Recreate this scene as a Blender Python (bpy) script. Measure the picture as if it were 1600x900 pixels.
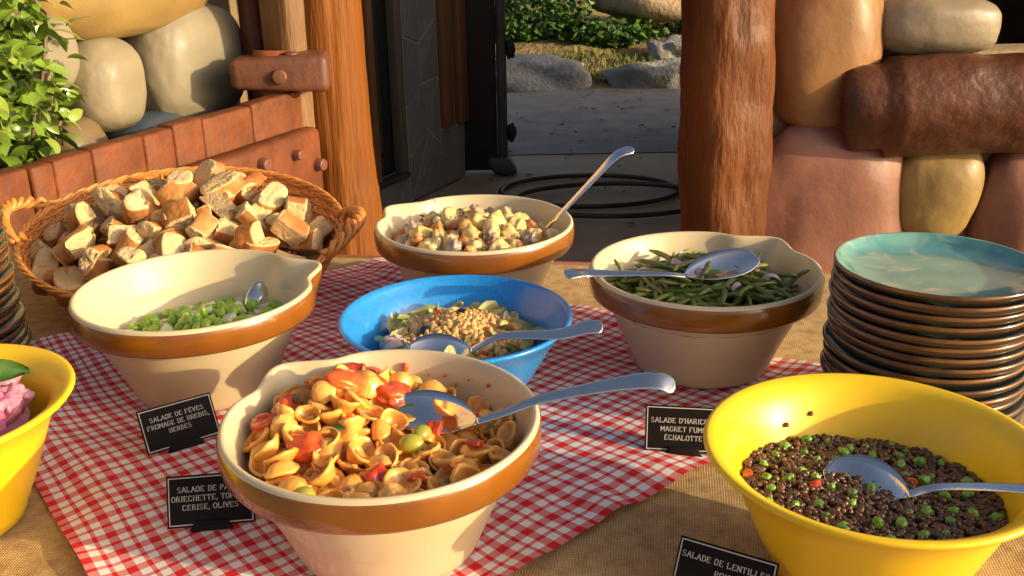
import bpy, bmesh, math, random
from mathutils import Vector, Matrix, Euler, noise, Quaternion
R_ = math.radians
for o in list(bpy.data.objects): bpy.data.objects.remove(o)
SC = bpy.context.scene
COL = SC.collection
SC.unit_settings.system = 'METRIC'
SC.unit_settings.scale_length = 0.69
# ---------------------------------------------------------------- camera
cam = bpy.data.cameras.new('camera'); camo = bpy.data.objects.new('camera', cam); COL.objects.link(camo)
cam.sensor_width = 36; cam.lens = 1581.1 / 1600 * 36; cam.clip_start = .02; cam.clip_end = 1000
p, r = R_(20.8), R_(-1.07)
F = Vector((0, math.cos(p), -math.sin(p))); U = Vector((0, math.sin(p), math.cos(p))); X = Vector((1, 0, 0))
X2 = X * math.cos(r) + U * math.sin(r); U2 = U * math.cos(r) - X * math.sin(r)
m = Matrix((X2, U2, -F)).transposed().to_4x4(); m.translation = (0, 0, 1.47); camo.matrix_world = m
SC.camera = camo
# ---------------------------------------------------------------- sky, sun, exposure
SUN_AZ, SUN_EL = R_(-22), R_(14)          # direction the sun stands in, from +X towards +Y
sd = Vector((math.cos(SUN_AZ) * math.cos(SUN_EL), math.sin(SUN_AZ) * math.cos(SUN_EL), math.sin(SUN_EL)))
W = bpy.data.worlds.new('World'); SC.world = W; W.use_nodes = True
wn = W.node_tree; sky = wn.nodes.new('ShaderNodeTexSky'); sky.sky_type = 'NISHITA'; sky.sun_disc = False
sky.air_density = .6; sky.dust_density = 5.0; sky.ozone_density = .0; sky.sun_elevation = SUN_EL; sky.sun_rotation = math.atan2(sd.x, sd.y)
bg = wn.nodes['Background']; bg.inputs[1].default_value = .15; wn.links.new(sky.outputs[0], bg.inputs[0])
sun = bpy.data.lights.new('sun', 'SUN'); sun.energy = 3.7; sun.angle = R_(.55); sun.color = (1, .77, .44)
suno = bpy.data.objects.new('sun', sun); COL.objects.link(suno)
suno.rotation_euler = (-sd).to_track_quat('-Z', 'Y').to_euler()
vs_ = SC.view_settings; vs_.view_transform = 'Standard'; vs_.look = 'None'; vs_.gamma = 1; vs_.exposure = .60
ZF = -.25                                   # floor level; the table top is at .757
# ---------------------------------------------------------------- materials
MATS = {}
def mat(name, c1, c2=None, rough=.6, scale=20, bump=0, bscale=None, metal=0, coat=0, sss=0, rnd=None, detail=4, dist=.01, spec=.5, stretch=None, sharp=False, trans=0):
    if name in MATS: return MATS[name]
    M = bpy.data.materials.new(name); M.use_nodes = True; MATS[name] = M
    nt = M.node_tree; N = nt.nodes; L = nt.links; B = N['Principled BSDF']
    B.inputs['Roughness'].default_value = rough; B.inputs['Metallic'].default_value = metal
    B.inputs['Coat Weight'].default_value = coat; B.inputs['Coat Roughness'].default_value = .04
    B.inputs['Specular IOR Level'].default_value = spec; B.inputs['Transmission Weight'].default_value = trans
    if sss: B.inputs['Subsurface Weight'].default_value = sss; B.inputs['Subsurface Radius'].default_value = (.01, .006, .003); B.inputs['Subsurface Scale'].default_value = 1
    tc = N.new('ShaderNodeTexCoord'); src = tc.outputs['Object']
    if stretch:
        mp = N.new('ShaderNodeMapping'); mp.inputs['Scale'].default_value = stretch; L.new(src, mp.inputs[0]); src = mp.outputs[0]
    nz = N.new('ShaderNodeTexNoise'); nz.inputs['Scale'].default_value = scale; nz.inputs['Detail'].default_value = detail; L.new(src, nz.inputs[0])
    rp = N.new('ShaderNodeValToRGB'); e = rp.color_ramp.elements
    e[0].position, e[1].position = (.45, .55) if sharp else (.3, .7)
    e[0].color = (*c1, 1); e[1].color = (*(c2 or c1), 1); L.new(nz.outputs['Fac'], rp.inputs[0]); out = rp.outputs[0]
    if rnd:                                  # colour differs from object to object
        oi = N.new('ShaderNodeObjectInfo'); r2 = N.new('ShaderNodeValToRGB'); el = r2.color_ramp.elements
        for i, c in enumerate(rnd):
            q = el[i] if i < 2 else el.new(0)
            q.color = (*c, 1)
        for i in range(len(rnd)): el[i].position = i / max(1, len(rnd) - 1)
        for i, c in enumerate(rnd): el[i].color = (*c, 1)
        L.new(oi.outputs['Random'], r2.inputs[0]); mx = N.new('ShaderNodeMix'); mx.data_type = 'RGBA'; mx.inputs[0].default_value = .55
        L.new(out, mx.inputs[6]); L.new(r2.outputs[0], mx.inputs[7]); out = mx.outputs[2]
    L.new(out, B.inputs['Base Color'])
    if bump:
        n2 = N.new('ShaderNodeTexNoise'); n2.inputs['Scale'].default_value = bscale or scale; n2.inputs['Detail'].default_value = 6; L.new(src, n2.inputs[0])
        bp = N.new('ShaderNodeBump'); bp.inputs['Strength'].default_value = bump; bp.inputs['Distance'].default_value = dist
        L.new(n2.outputs['Fac'], bp.inputs['Height']); L.new(bp.outputs[0], B.inputs['Normal'])
    return M
def math_node(nt, op, a, b=None, c=None):
    n = nt.nodes.new('ShaderNodeMath'); n.operation = op
    for i, v in enumerate((a, b, c)):
        if v is None: continue
        if isinstance(v, (int, float)): n.inputs[i].default_value = v
        else: nt.links.new(v, n.inputs[i])
    return n.outputs[0]
def gingham():
    M = bpy.data.materials.new('gingham'); M.use_nodes = True; nt = M.node_tree; N = nt.nodes; L = nt.links; B = N['Principled BSDF']
    uv = N.new('ShaderNodeUVMap'); sp = N.new('ShaderNodeSeparateXYZ'); L.new(uv.outputs[0], sp.inputs[0])
    def band(s):
        f = math_node(nt, 'FRACT', math_node(nt, 'MULTIPLY', s, 25))
        a = math_node(nt, 'LESS_THAN', f, .30)
        b = math_node(nt, 'COMPARE', f, .66, .07)
        return math_node(nt, 'MAXIMUM', a, b)
    t = math_node(nt, 'MULTIPLY', math_node(nt, 'ADD', band(sp.outputs[0]), band(sp.outputs[1])), .5)
    # the coloured threads run diagonally where only one set of bands passes
    tw = N.new('ShaderNodeTexWave'); tw.inputs['Scale'].default_value = 260; tw.bands_direction = 'DIAGONAL'; L.new(uv.outputs[0], tw.inputs[0])
    rp = N.new('ShaderNodeValToRGB'); e = rp.color_ramp.elements; rp.color_ramp.interpolation = 'LINEAR'
    e[0].color = (.80, .78, .77, 1); e[0].position = 0; e[1].color = (.64, .022, .03, 1); e[1].position = 1
    k = e.new(.5); k.color = (.68, .25, .25, 1)
    L.new(t, rp.inputs[0]); L.new(rp.outputs[0], B.inputs['Base Color']); B.inputs['Roughness'].default_value = .85; B.inputs['Specular IOR Level'].default_value = .2
    bp = N.new('ShaderNodeBump'); bp.inputs['Strength'].default_value = .25; bp.inputs['Distance'].default_value = .001
    L.new(tw.outputs['Fac'], bp.inputs['Height']); L.new(bp.outputs[0], B.inputs['Normal'])
    return M
def burlap():
    M = bpy.data.materials.new('burlap'); M.use_nodes = True; nt = M.node_tree; N = nt.nodes; L = nt.links; B = N['Principled BSDF']
    tc = N.new('ShaderNodeTexCoord'); hs = []
    for d in ('X', 'Y'):
        w = N.new('ShaderNodeTexWave'); w.bands_direction = d; w.inputs['Scale'].default_value = 95; w.inputs['Distortion'].default_value = 1.5; w.inputs['Detail Scale'].default_value = 3
        L.new(tc.outputs['Object'], w.inputs[0]); hs.append(w.outputs['Fac'])
    h = math_node(nt, 'MAXIMUM', hs[0], hs[1])
    nz = N.new('ShaderNodeTexNoise'); nz.inputs['Scale'].default_value = 60; L.new(tc.outputs['Object'], nz.inputs[0])
    f = math_node(nt, 'MULTIPLY', h, nz.outputs['Fac'])
    rp = N.new('ShaderNodeValToRGB'); e = rp.color_ramp.elements; e[0].color = (.30, .19, .085, 1); e[1].color = (.57, .41, .205, 1); e[0].position = .15; e[1].position = .55
    L.new(f, rp.inputs[0]); L.new(rp.outputs[0], B.inputs['Base Color']); B.inputs['Roughness'].default_value = .9; B.inputs['Specular IOR Level'].default_value = .15
    bp = N.new('ShaderNodeBump'); bp.inputs['Strength'].default_value = .6; bp.inputs['Distance'].default_value = .002
    L.new(h, bp.inputs['Height']); L.new(bp.outputs[0], B.inputs['Normal'])
    return M
# ---------------------------------------------------------------- geometry helpers
def mesh(name, vs, fs, mats, smooth=True, mi=None):
    me = bpy.data.meshes.new(name); me.from_pydata([tuple(v) for v in vs], [], fs); me.update()
    for q in (mats if isinstance(mats, (list, tuple)) else [mats]): me.materials.append(q)
    if smooth: me.polygons.foreach_set('use_smooth', [True] * len(me.polygons))
    if mi: me.polygons.foreach_set('material_index', mi)
    return me
def tag(o, label=None, cat=None, group=None, kind=None):
    for k, v in (('label', label), ('category', cat), ('group', group), ('kind', kind)):
        if v: o[k] = v
    return o
def put(name, me, parent=None, loc=None, rot=None, mtx=None, scale=None):
    o = bpy.data.objects.new(name, me); COL.objects.link(o)
    if parent: o.parent = parent
    if mtx is not None: o.matrix_local = mtx
    else:
        if loc is not None: o.location = loc
        if rot is not None: o.rotation_euler = rot
        if scale is not None: o.scale = scale if hasattr(scale, '__len__') else (scale,) * 3
    return o
def empty(name, loc, label, cat, group=None, rz=0):
    o = put(name, None, loc=loc, rot=(0, 0, rz)); o.empty_display_size = .05
    return tag(o, label, cat, group)
def obj(name, vs, fs, m, parent=None, smooth=True, **k): return put(name, mesh(name, vs, fs, m, smooth), parent, **k)
def lathe(prof, n=96, rf=None, closed=False):
    vs, fs = [], []
    for (r, z) in prof:
        for i in range(n):
            a = 2 * math.pi * i / n; rr = r + (rf(a, r, z) if rf else 0)
            vs.append((rr * math.cos(a), rr * math.sin(a), z))
    for j in range(len(prof) - 1):
        for i in range(n):
            k = (i + 1) % n; fs.append((j * n + i, j * n + k, (j + 1) * n + k, (j + 1) * n + i))
    return vs, fs
def tube(pts, rad, n=8, closed=False, caps=True):
    pts = [Vector(q) for q in pts]; m = len(pts); vs, fs = [], []
    rad = rad if hasattr(rad, '__len__') else [rad] * m
    t0 = (pts[1] - pts[0]).normalized(); up = Vector((0, 0, 1)) if abs(t0.z) < .9 else Vector((1, 0, 0)); s = t0.cross(up).normalized()
    for i in range(m):
        if closed: t = (pts[(i + 1) % m] - pts[i - 1]).normalized()
        else: t = (pts[min(i + 1, m - 1)] - pts[max(i - 1, 0)]).normalized()
        s = (s - t * s.dot(t)).normalized(); b = t.cross(s)
        for k in range(n):
            a = 2 * math.pi * k / n; vs.append(pts[i] + (s * math.cos(a) + b * math.sin(a)) * rad[i])
    for i in range(m if closed else m - 1):
        j = (i + 1) % m
        for k in range(n): fs.append((i * n + k, i * n + (k + 1) % n, j * n + (k + 1) % n, j * n + k))
    if caps and not closed: fs.append(tuple(range(n))[::-1]); fs.append(tuple((m - 1) * n + k for k in range(n)))
    return vs, fs
def merge(parts):
    V, Fc = [], []
    for vs, fs in parts:
        o = len(V); V += [tuple(v) for v in vs]; Fc += [tuple(i + o for i in f) for f in fs]
    return V, Fc
def ico(sub):
    b = bmesh.new(); bmesh.ops.create_icosphere(b, subdivisions=sub, radius=1)
    b.verts.ensure_lookup_table(); vs = [v.co.copy() for v in b.verts]; fs = [tuple(v.index for v in f.verts) for f in b.faces]; b.free(); return vs, fs
ICO = {i: ico(i) for i in (1, 2, 3, 4, 5)}
def blob(sx, sy, sz, seed=0, amp=.15, freq=1.2, sub=3, power=1.0, fine=0):
    vs, fs = ICO[sub]; out = []; off = Vector((seed * 7.31, seed * 3.17, seed * 1.93))
    for v in vs:
        if power != 1: q = Vector([math.copysign(abs(c) ** power, c) for c in v])
        else: q = v.copy()
        d = 1 + amp * noise.noise(v * freq + off) + (fine * noise.noise(v * freq * 5 + off) if fine else 0)
        out.append(Vector((q.x * sx, q.y * sy, q.z * sz)) * d)
    return out, fs
def cbox(x0, x1, y0, y1, z0, z1, bev=.01, seg=2):
    b = bmesh.new(); bmesh.ops.create_cube(b, size=1)
    for v in b.verts: v.co = ((x0 + x1) / 2 + v.co.x * (x1 - x0), (y0 + y1) / 2 + v.co.y * (y1 - y0), (z0 + z1) / 2 + v.co.z * (z1 - z0))
    if bev: bmesh.ops.bevel(b, geom=list(b.edges), offset=bev, segments=seg, profile=.5, affect='EDGES')
    b.verts.ensure_lookup_table(); b.verts.index_update(); vs = [v.co.copy() for v in b.verts]; fs = [tuple(v.index for v in f.verts) for f in b.faces]; b.free(); return vs, fs
def grid(nx, ny, fn):
    vs = [fn(i / nx, j / ny) for j in range(ny + 1) for i in range(nx + 1)]
    fs = [(j * (nx + 1) + i, j * (nx + 1) + i + 1, (j + 1) * (nx + 1) + i + 1, (j + 1) * (nx + 1) + i) for j in range(ny) for i in range(nx)]
    return vs, fs
def crom(P, n):
    P = [Vector(q) for q in P]; Q = [P[0] * 2 - P[1]] + P + [P[-1] * 2 - P[-2]]; out = []
    for i in range(1, len(Q) - 2):
        a, b, c, d = Q[i - 1:i + 3]
        for k in range(n):
            t = k / n; out.append(.5 * ((2 * b) + (c - a) * t + (2 * a - 5 * b + 4 * c - d) * t * t + (3 * b - a - 3 * c + d) * t ** 3))
    return out + [P[-1]]
def sstep(a, b, x): t = max(0, min(1, (x - a) / (b - a))); return t * t * (3 - 2 * t)
def sect(dx, dy, r):
    a = 'left' if dx < -.38 * r else 'right' if dx > .38 * r else ''; b = 'back' if dy > .38 * r else 'front' if dy < -.38 * r else ''
    return ', in the middle' if not a and not b else ', ' + ('at the ' + (b or a) if not (a and b) else b + ' ' + a)
rng = random.Random(5)
def rrot(k=1): return Euler((rng.uniform(-3.14, 3.14) * k, rng.uniform(-3.14, 3.14) * k, rng.uniform(-3.14, 3.14)))
# ================================================================ SETTING
g = lambda v: v
dirt = mat('dirt', (.20, .15, .10), (.12, .09, .06), .95, 2, .5, 30, dist=.03)
tag(obj('ground', [(-300, -300, ZF - .02), (300, -300, ZF - .02), (300, 300, ZF - .02), (-300, 300, ZF - .02)], [(0, 1, 2, 3)], mat('paving', (.30, .25, .19), (.22, .18, .14), .9, 1.5, .3, 25), smooth=False), kind='structure')
def slab(name, x0, x1, y0, y1, z, m): return tag(obj(name, [(x0, y0, z), (x1, y0, z), (x1, y1, z), (x0, y1, z)], [(0, 1, 2, 3)], m, smooth=False), kind='structure')
slab('passage_floor', -3, 6, 3.9, 7.3, ZF - .012, mat('floor', (.50, .37, .22), (.36, .26, .15), .8, 2.5, .25, 40))
slab('path', -14, 16, 7.3, 10.05, ZF - .006, mat('asphalt', (.31, .27, .225), (.22, .19, .16), .9, 5, .5, 90, dist=.01))
def terr(u, v):
    x = -14 + 30 * u; y = 9.95 + 16 * v; s = max(0, y - 10.05)
    return (x, y, ZF - .01 + .15 * s + (.10 * noise.noise(Vector((x * .9, y * .9, 3))) + .04 * noise.noise(Vector((x * 3, y * 3, 1)))) * sstep(0, 1.2, s))
slope = tag(obj('grass_slope', *grid(150, 90, terr), mat('verge', (.20, .18, .04), (.30, .21, .11), .95, 2.2, .9, 14, dist=.05)), kind='structure')
gv, gf = [], []
for i in range(9000):
    x = rng.uniform(-1.5, 4); y = 10.2 + rng.random() ** 1.2 * 3.2
    if noise.noise(Vector((x * .8, y * .8, 5))) < -.1 + .3 * rng.random(): continue
    b = Vector(terr((x + 14) / 30, (y - 9.95) / 16)); a = rng.uniform(0, 6.28); h = rng.uniform(.03, .09); d = Vector((math.cos(a), math.sin(a), 0)) * .012; k = len(gv)
    gv += [b - d, b + d, b + Vector((rng.uniform(-.04, .04), rng.uniform(-.04, .04), h))]; gf.append((k, k + 1, k + 2))
tag(obj('grass', gv, gf, mat('grass', (.10, .13, .02), (.20, .19, .04), .8, 3), smooth=False), 'short dry grass growing on the slope beyond the path', 'grass', kind='stuff')
V, Fc = [], []
for i in range(160):
    x, y = rng.uniform(-.6, 2.2), rng.uniform(5.2, 10); zz = ZF + (.002 if y > 7.3 else -.004); L = rng.uniform(.012, .035); a = rng.uniform(0, 6.28); k = len(V)
    V += [Vector((x + L * math.cos(a + t), y + L * .7 * math.sin(a + t), zz + rng.uniform(0, .012))) for t in (0, 1.5, 3, 4.5)]; Fc.append((k, k + 1, k + 2, k + 3))
tag(obj('leaf_litter', V, Fc, mat('litter', (.06, .04, .025), (.14, .09, .05), .9, 5), smooth=False), 'scattered dead leaf bits on the path and passage floor', 'leaf litter', kind='stuff')
rockm = mat('rock', (.32, .31, .295), (.20, .195, .175), .9, 6, .9, 22, dist=.03)
for i, (c, s, lab) in enumerate([((.30, 10.25, ZF + .07), (.54, .30, .22), 'flat pale grey boulder at path edge, nearest the dark door'),
                               ((1.50, 10.2, ZF + .05), (.48, .26, .20), 'flat pale grey boulder at path edge beside right wooden post'),
                               ((1.78, 11.15, ZF + .2), (.22, .2, .14), 'small pale stone lying on the grass slope')]):
    vs, fs = blob(*s, seed=i + 4, amp=.5, freq=1.3, sub=4, power=.8, fine=.08)
    tag(obj('boulder', vs, fs, rockm, loc=c), lab, 'boulder', 'boulders beyond the path')
vs, fs = blob(.80, .5, .32, seed=12, amp=.5, freq=1.2, sub=4, fine=.06)
tag(obj('boulder', vs, fs, mat('sandrock', (.42, .31, .19), (.26, .19, .12), .9, 5, .8, 20, dist=.03), loc=(1.72, 12.0, .52)), 'large sandy overhanging boulder above the ivy on slope', 'boulder', 'boulders beyond the path')
ivym = mat('ivy', (.035, .10, .015), (.09, .19, .03), .45, 9, rnd=[(.03, .09, .012), (.12, .22, .03)])
def ivy(c, s, n, lab, seed):
    q = random.Random(seed); V, Fc = [], []
    t = empty('ivy_bush', (c[0], c[1], c[2] - s[2]), lab, 'bush', 'ivy beyond the path')
    for i in range(n):
        v = Vector((q.gauss(0, 1), q.gauss(0, 1), q.gauss(0, 1))).normalized(); rr = q.uniform(.6, 1.12) * (1 + .35 * noise.noise(v * 2 + Vector((seed, 0, 0))))
        b = Vector((v.x * s[0], v.y * s[1], v.z * s[2] + s[2])) * rr; L = q.uniform(.05, .10)
        e = Euler((q.uniform(-1, 1), q.uniform(-1, 1), q.uniform(0, 6.3))).to_matrix(); k = len(V)
        V += [b + e @ Vector(w) * L for w in ((0, -.5, 0), (.5, -.1, .12), (.28, .3, .05), (0, .6, -.1), (-.28, .3, .05), (-.5, -.1, .12))]; Fc.append(tuple(range(k, k + 6)))
    tag(obj('foliage', V, Fc, ivym, t, smooth=False), kind='stuff')
    for i in range(5):
        a = q.uniform(0, 6.28); obj('stem', *tube(crom([(0, 0, -.05), (math.cos(a) * s[0] * .4, math.sin(a) * s[1] * .4, s[2] * .7), (math.cos(a) * s[0] * .7, math.sin(a) * s[1] * .7, s[2] * 1.3)], 5), .012, 5), mat('stem', (.12, .08, .04)), t)
ivy((.22, 11.7, .38), (.62, .4, .36), 1500, 'dense ivy bush at the slope top, left of the overhanging boulder', 1)
ivy((1.15, 11.55, .10), (.50, .25, .13), 800, 'low ivy trailing under the sandy overhanging boulder', 2)
ivy((2.25, 11.9, .36), (.42, .35, .34), 700, 'ivy bush on slope beside right wooden post', 3)
ivy((1.2, 13.7, .8), (2.6, .5, .75), 2200, 'tall ivy bank behind the overhanging boulder', 4)
# ---------------------------------------------------------------- right building with stone facing; unseen depth added to shade the passage
plaster = mat('mortar', (.42, .31, .19), (.30, .21, .12), .85, 6, .5, 30, dist=.01)
bt = empty('stone_building', (3.5, 3.8, ZF), 'plastered building wall of big painted stones right of the doorway', 'building')
def bpart(name, a, m, bev=0):
    vs, fs = cbox(*a, bev=bev); return obj(name, [Vector(v) - Vector((3.5, 3.8, ZF)) for v in vs], fs, m, bt, smooth=False)
bpart('wall', (.97, 6, 3.80, 3.98, ZF, .93), plaster); bpart('wall', (.97, 1.74, 3.80, 3.98, .932, 2.3), plaster)
bpart('wall', (1.742, 6, 3.80, 3.98, 1.75, 2.3), plaster); bpart('wall', (2.9, 6, 3.80, 3.98, .932, 1.748), plaster)
def prism(name, xy, z0, z1, m):
    n = len(xy); V = [Vector((a, b, z0)) - Vector((3.5, 3.8, ZF)) for a, b in xy] + [Vector((a, b, z1)) - Vector((3.5, 3.8, ZF)) for a, b in xy]
    obj(name, V, [tuple(range(n))[::-1], tuple(range(n, 2 * n))] + [(i, (i + 1) % n, (i + 1) % n + n, i + n) for i in range(n)], m, bt, smooth=False)
prism('wall', [(.975, 3.982), (1.12, 3.982), (1.82, 8.2), (1.68, 8.2)], ZF, 2.3, plaster); bpart('wall', (5.85, 6, 3.982, 8.2, ZF, 2.3), plaster); bpart('wall', (1.83, 5.848, 8.05, 8.2, ZF, 2.3), plaster)  # unseen side and back walls, extended rearwards to shade the passage and path
bpart('roof', (.95, 6.15, 3.7, 8.3, 2.302, 2.45), mat('roofm', (.2, .1, .06), rough=.9))  # unseen top of the shell added for shade
def stone(parent, name, c, w, h, dep, col, seed, n=None, roll=0, power=.86, amp=.14):
    """pillow-shaped painted stone set in a wall; n is the wall's outward direction"""
    n = Vector(n).normalized(); ux = Vector((0, 0, 1)).cross(n).normalized()
    vs, fs = blob(w / 2, h / 2, dep, seed, amp, 1.1, 5, power, .012)
    cr, sr = math.cos(roll), math.sin(roll); q = []
    for v in vs:
        x, y = v.x * cr - v.y * sr, v.x * sr + v.y * cr; q.append(ux * x + Vector((0, 0, y)) + n * v.z)
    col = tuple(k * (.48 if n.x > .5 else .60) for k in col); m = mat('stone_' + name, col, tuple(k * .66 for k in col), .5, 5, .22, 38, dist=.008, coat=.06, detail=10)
    o = obj('stone', q, fs, m, parent); o.location = Vector(c) - parent.location; o['label'] = name + ' painted stone'; return o
NR = (0, -1, 0)
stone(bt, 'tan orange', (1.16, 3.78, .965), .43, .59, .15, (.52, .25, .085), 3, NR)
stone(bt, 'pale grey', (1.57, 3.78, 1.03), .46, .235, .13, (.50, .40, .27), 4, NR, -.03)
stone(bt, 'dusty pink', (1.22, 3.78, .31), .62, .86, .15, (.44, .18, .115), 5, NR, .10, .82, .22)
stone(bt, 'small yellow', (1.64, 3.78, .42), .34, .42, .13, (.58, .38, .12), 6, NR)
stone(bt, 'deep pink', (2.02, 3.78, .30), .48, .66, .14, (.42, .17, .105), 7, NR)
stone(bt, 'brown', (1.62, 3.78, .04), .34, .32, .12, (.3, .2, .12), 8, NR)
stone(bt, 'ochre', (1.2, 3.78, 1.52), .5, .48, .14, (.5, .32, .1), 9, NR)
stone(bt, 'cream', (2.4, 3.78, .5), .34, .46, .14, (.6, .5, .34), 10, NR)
def log(name, pts, rad, m, label, cat, seed, n=28, facets=.05, sub=10, rough=.02):
    P = crom(pts, sub); k = len(P); rr = [rad[0] + (rad[1] - rad[0]) * i / (k - 1) if len(rad) == 2 else rad[min(len(rad) - 1, int(i / (k - 1) * (len(rad) - 1) + .5))] for i in range(k)]
    vs, fs = tube(P, rr, n); out = []
    for i, v in enumerate(vs):
        c = P[min(i // n, k - 1)]; d = v - c; a = 2 * math.pi * (i % n) / n
        out.append(c + d * (1 + facets * math.cos(a * 3 + seed) + facets * .6 * math.cos(a * 5 + seed * 2 + c.z * 1.5) + rough * 3 * noise.noise(v * 5 + Vector((seed, 0, 0))) + rough * noise.noise(v * 22)))
    return out, fs
darkwood = mat('darkwood', (.045, .013, .007), (.12, .042, .016), .45, 4, .5, 12, coat=.08, dist=.03, spec=.3)
vs, fs = log('log', [(1.27, 3.72, .76), (1.34, 3.70, .762), (1.7, 3.69, .77), (2.3, 3.68, .76), (2.9, 3.7, .76)], [.07, .16, .185, .18, .18, .18], darkwood, '', '', 2, 36)
tag(obj('log_beam', vs, fs, darkwood), 'thick dark brown carved log lying across the painted stones', 'log')
# right gate post
pm = mat('postwood', (.070, .020, .006), (.17, .058, .016), .5, 6, .9, 16, stretch=(1, 1, .3), coat=.1, dist=.03, detail=9, spec=.2)
vs, fs = log('p', [(.785, 3.62, ZF), (.785, 3.62, .3), (.775, 3.63, .8), (.765, 3.64, 1.4), (.765, 3.64, 2.6)], [.17, .158, .163, .158, .155], pm, '', '', 5, 40, .045, 16, .03)
tag(obj('gate_post', vs, fs, pm), 'knotty varnished brown post on the right of the doorway', 'post', 'gate posts')
# left gate post : raw sawn left part and varnished right part
pt = empty('gate_post', (-.70, 3.85, ZF), 'orange brown post with pale sawn face, left of the doorway', 'post', 'gate posts')
rawm = mat('rawwood', (.25, .13, .045), (.09, .04, .013), .6, 9, .9, 16, stretch=(1, 1, .12), dist=.03)
orm = mat('orangewood', (.27, .092, .014), (.15, .046, .008), .55, 9, .9, 22, stretch=(1, 1, .1), coat=.05, dist=.025, detail=9, spec=.2)
vs, fs = log('a', [(.065, -.02, 0), (.055, -.02, .5), (.035, -.02, 1.1), (.03, -.02, 2.8)], [.165, .15, .145, .145], orm, '', '', 1, 32, .05, 14, .012); obj('varnished_trunk', vs, fs, orm, pt)
vs, fs = log('b', [(-.085, -.085, 0), (-.085, -.085, 1.0), (-.085, -.08, 1.9), (-.085, -.08, 2.8)], [.11, .105, .105, .105], rawm, '', '', 3, 24, .08, 14, .03); obj('sawn_face', vs, fs, rawm, pt)
vs, fs = log('c', [(-.225, .03, 0), (-.225, .03, 2.8)], [.07, .07], darkwood, '', '', 4, 20, .06, 14, .02); obj('dark_side', vs, fs, darkwood, pt)
# left planter fence of blocks
U3 = Vector((.43, .903, 0)); N3 = Vector((.903, -.43, 0)); PL = Vector((-1.287, 2.496, 0))
terra = mat('terracotta', (.19, .055, .018), (.09, .027, .010), .62, 9, .6, 24, coat=.0, dist=.012, detail=8, spec=.3)
pf = empty('planter_fence', PL + Vector((0, 0, ZF)), 'red brown block fence running behind the bread basket to the post', 'fence')
RZ3 = math.atan2(.903, .43)
ed = [-1.1, -.85, -.6, -.34, -.11, .09, .165, .30, .495, .62, .75, .99, 1.27]
for i in range(len(ed) - 1):
    h = .85 + rng.uniform(-.008, .008)
    vs, fs = cbox(ed[i] + .0015, ed[i + 1] - .0015, 0, .065 + rng.uniform(-.006, .006), 0, h - ZF, .010, 3)
    vs = [v + Vector((0, .006 * noise.noise(v * 4 + Vector((i, 0, 0))), .012 * noise.noise(Vector((v.x * 3, i, 0))))) for v in vs]
    obj('block', vs, fs, terra, pf, rot=(0, 0, RZ3))
vs, fs = cbox(.55, 1.27, -.075, -.002, .42 - ZF, .735 - ZF, .028, 4); rail = obj('rail', vs, fs, terra, pf, rot=(0, 0, RZ3))
boltm = mat('bolt', (.17, .065, .04), rough=.4, coat=.3)
for (s, z, rad) in ((.918, .675, .022), (1.10, .668, .018), (1.225, .605, .022)):
    vs, fs = lathe([(0.0001, .034), (rad * .80, .034), (rad * .86, .0338), (rad * .97, .030), (rad, .026), (rad * 1.05, 0)], 20); o = obj('bolt', vs, fs, boltm, rail, loc=(s, -.072, z - ZF), rot=(R_(90), 0, 0))
vs, fs = tube([(1.22, .09, 1.09), (1.22, .09, 1.16), (1.23, .09, 1.25)], [.07, .055, .06], 14); obj('stub', vs, fs, terra, pf, rot=(0, 0, RZ3))
# peg block on the left post
vs, fs = cbox(-.17, .17, -.10, .10, -.065, .065, .028, 4)
vs = [Vector((v.x, v.y * (1 - .25 * sstep(.0, -.17, v.x)), v.z * (1 - .22 * sstep(-.05, -.17, v.x)))) for v in vs]
pgm = mat('pegm', (.16, .06, .03), (.10, .037, .02), .55, 7, .5, 25, coat=.03)
pg = empty('hinge_block', (-.80, 3.62, .93), 'rounded brown hinge block sticking out of the left post above fence', 'block', rz=.12)
obj('body', vs, fs, pgm, pg)
vs, fs = lathe([(0.0001, .005), (.020, .005), (.0245, .004), (.0255, .0), (.0255, -.004)], 18); obj('peg', vs, fs, pgm, pg, loc=(.04, -.02, .063)); obj('stud', vs, fs, pgm, pg, loc=(.0, -.098, -.005), rot=(R_(90), 0, 0))
# left stone wall
lw = empty('stone_wall', PL - N3 * .55 + U3 * .8 + Vector((0, 0, ZF)), 'cream and ochre boulder wall behind the fence at left', 'wall')
vs, fs = cbox(-2.3, 1.1, -.0, .25, 0, 3.0, 0); obj('backing', vs, fs, mat('mortar2', (.34, .25, .13), (.24, .17, .09), .85, 6, .6, 26, dist=.02), lw, rot=(0, 0, RZ3), smooth=False)
WB = PL - N3 * .45
for nm, al, z, w, h, col, sd_ in [('ochre', .93, 1.33, .80, .50, (.50, .27, .055), 21), ('left cream', .52, 1.06, .24, .24, (.60, .52, .36), 22), ('oval cream', .775, .93, .265, .30, (.60, .50, .32), 23), ('large cream', 1.21, .945, .47, .42, (.56, .48, .33), 24),
                                ('slate blue', .97, .70, .32, .20, (.13, .19, .26), 25), ('sand', .60, .73, .22, .24, (.42, .29, .14), 26), ('upper cream', .42, 1.27, .22, .2, (.6, .52, .34), 27), ('grey', .2, .95, .3, .34, (.4, .36, .28), 28), ('tan', .3, .6, .4, .3, (.45, .3, .15), 29), ('umber', 1.35, .6, .4, .26, (.4, .28, .16), 30)]:
    stone(lw, nm, WB + U3 * al + Vector((0, 0, z)), w * 1.05, h * 1.04, .14, col, sd_, N3, 0, .76, .08)
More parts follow.
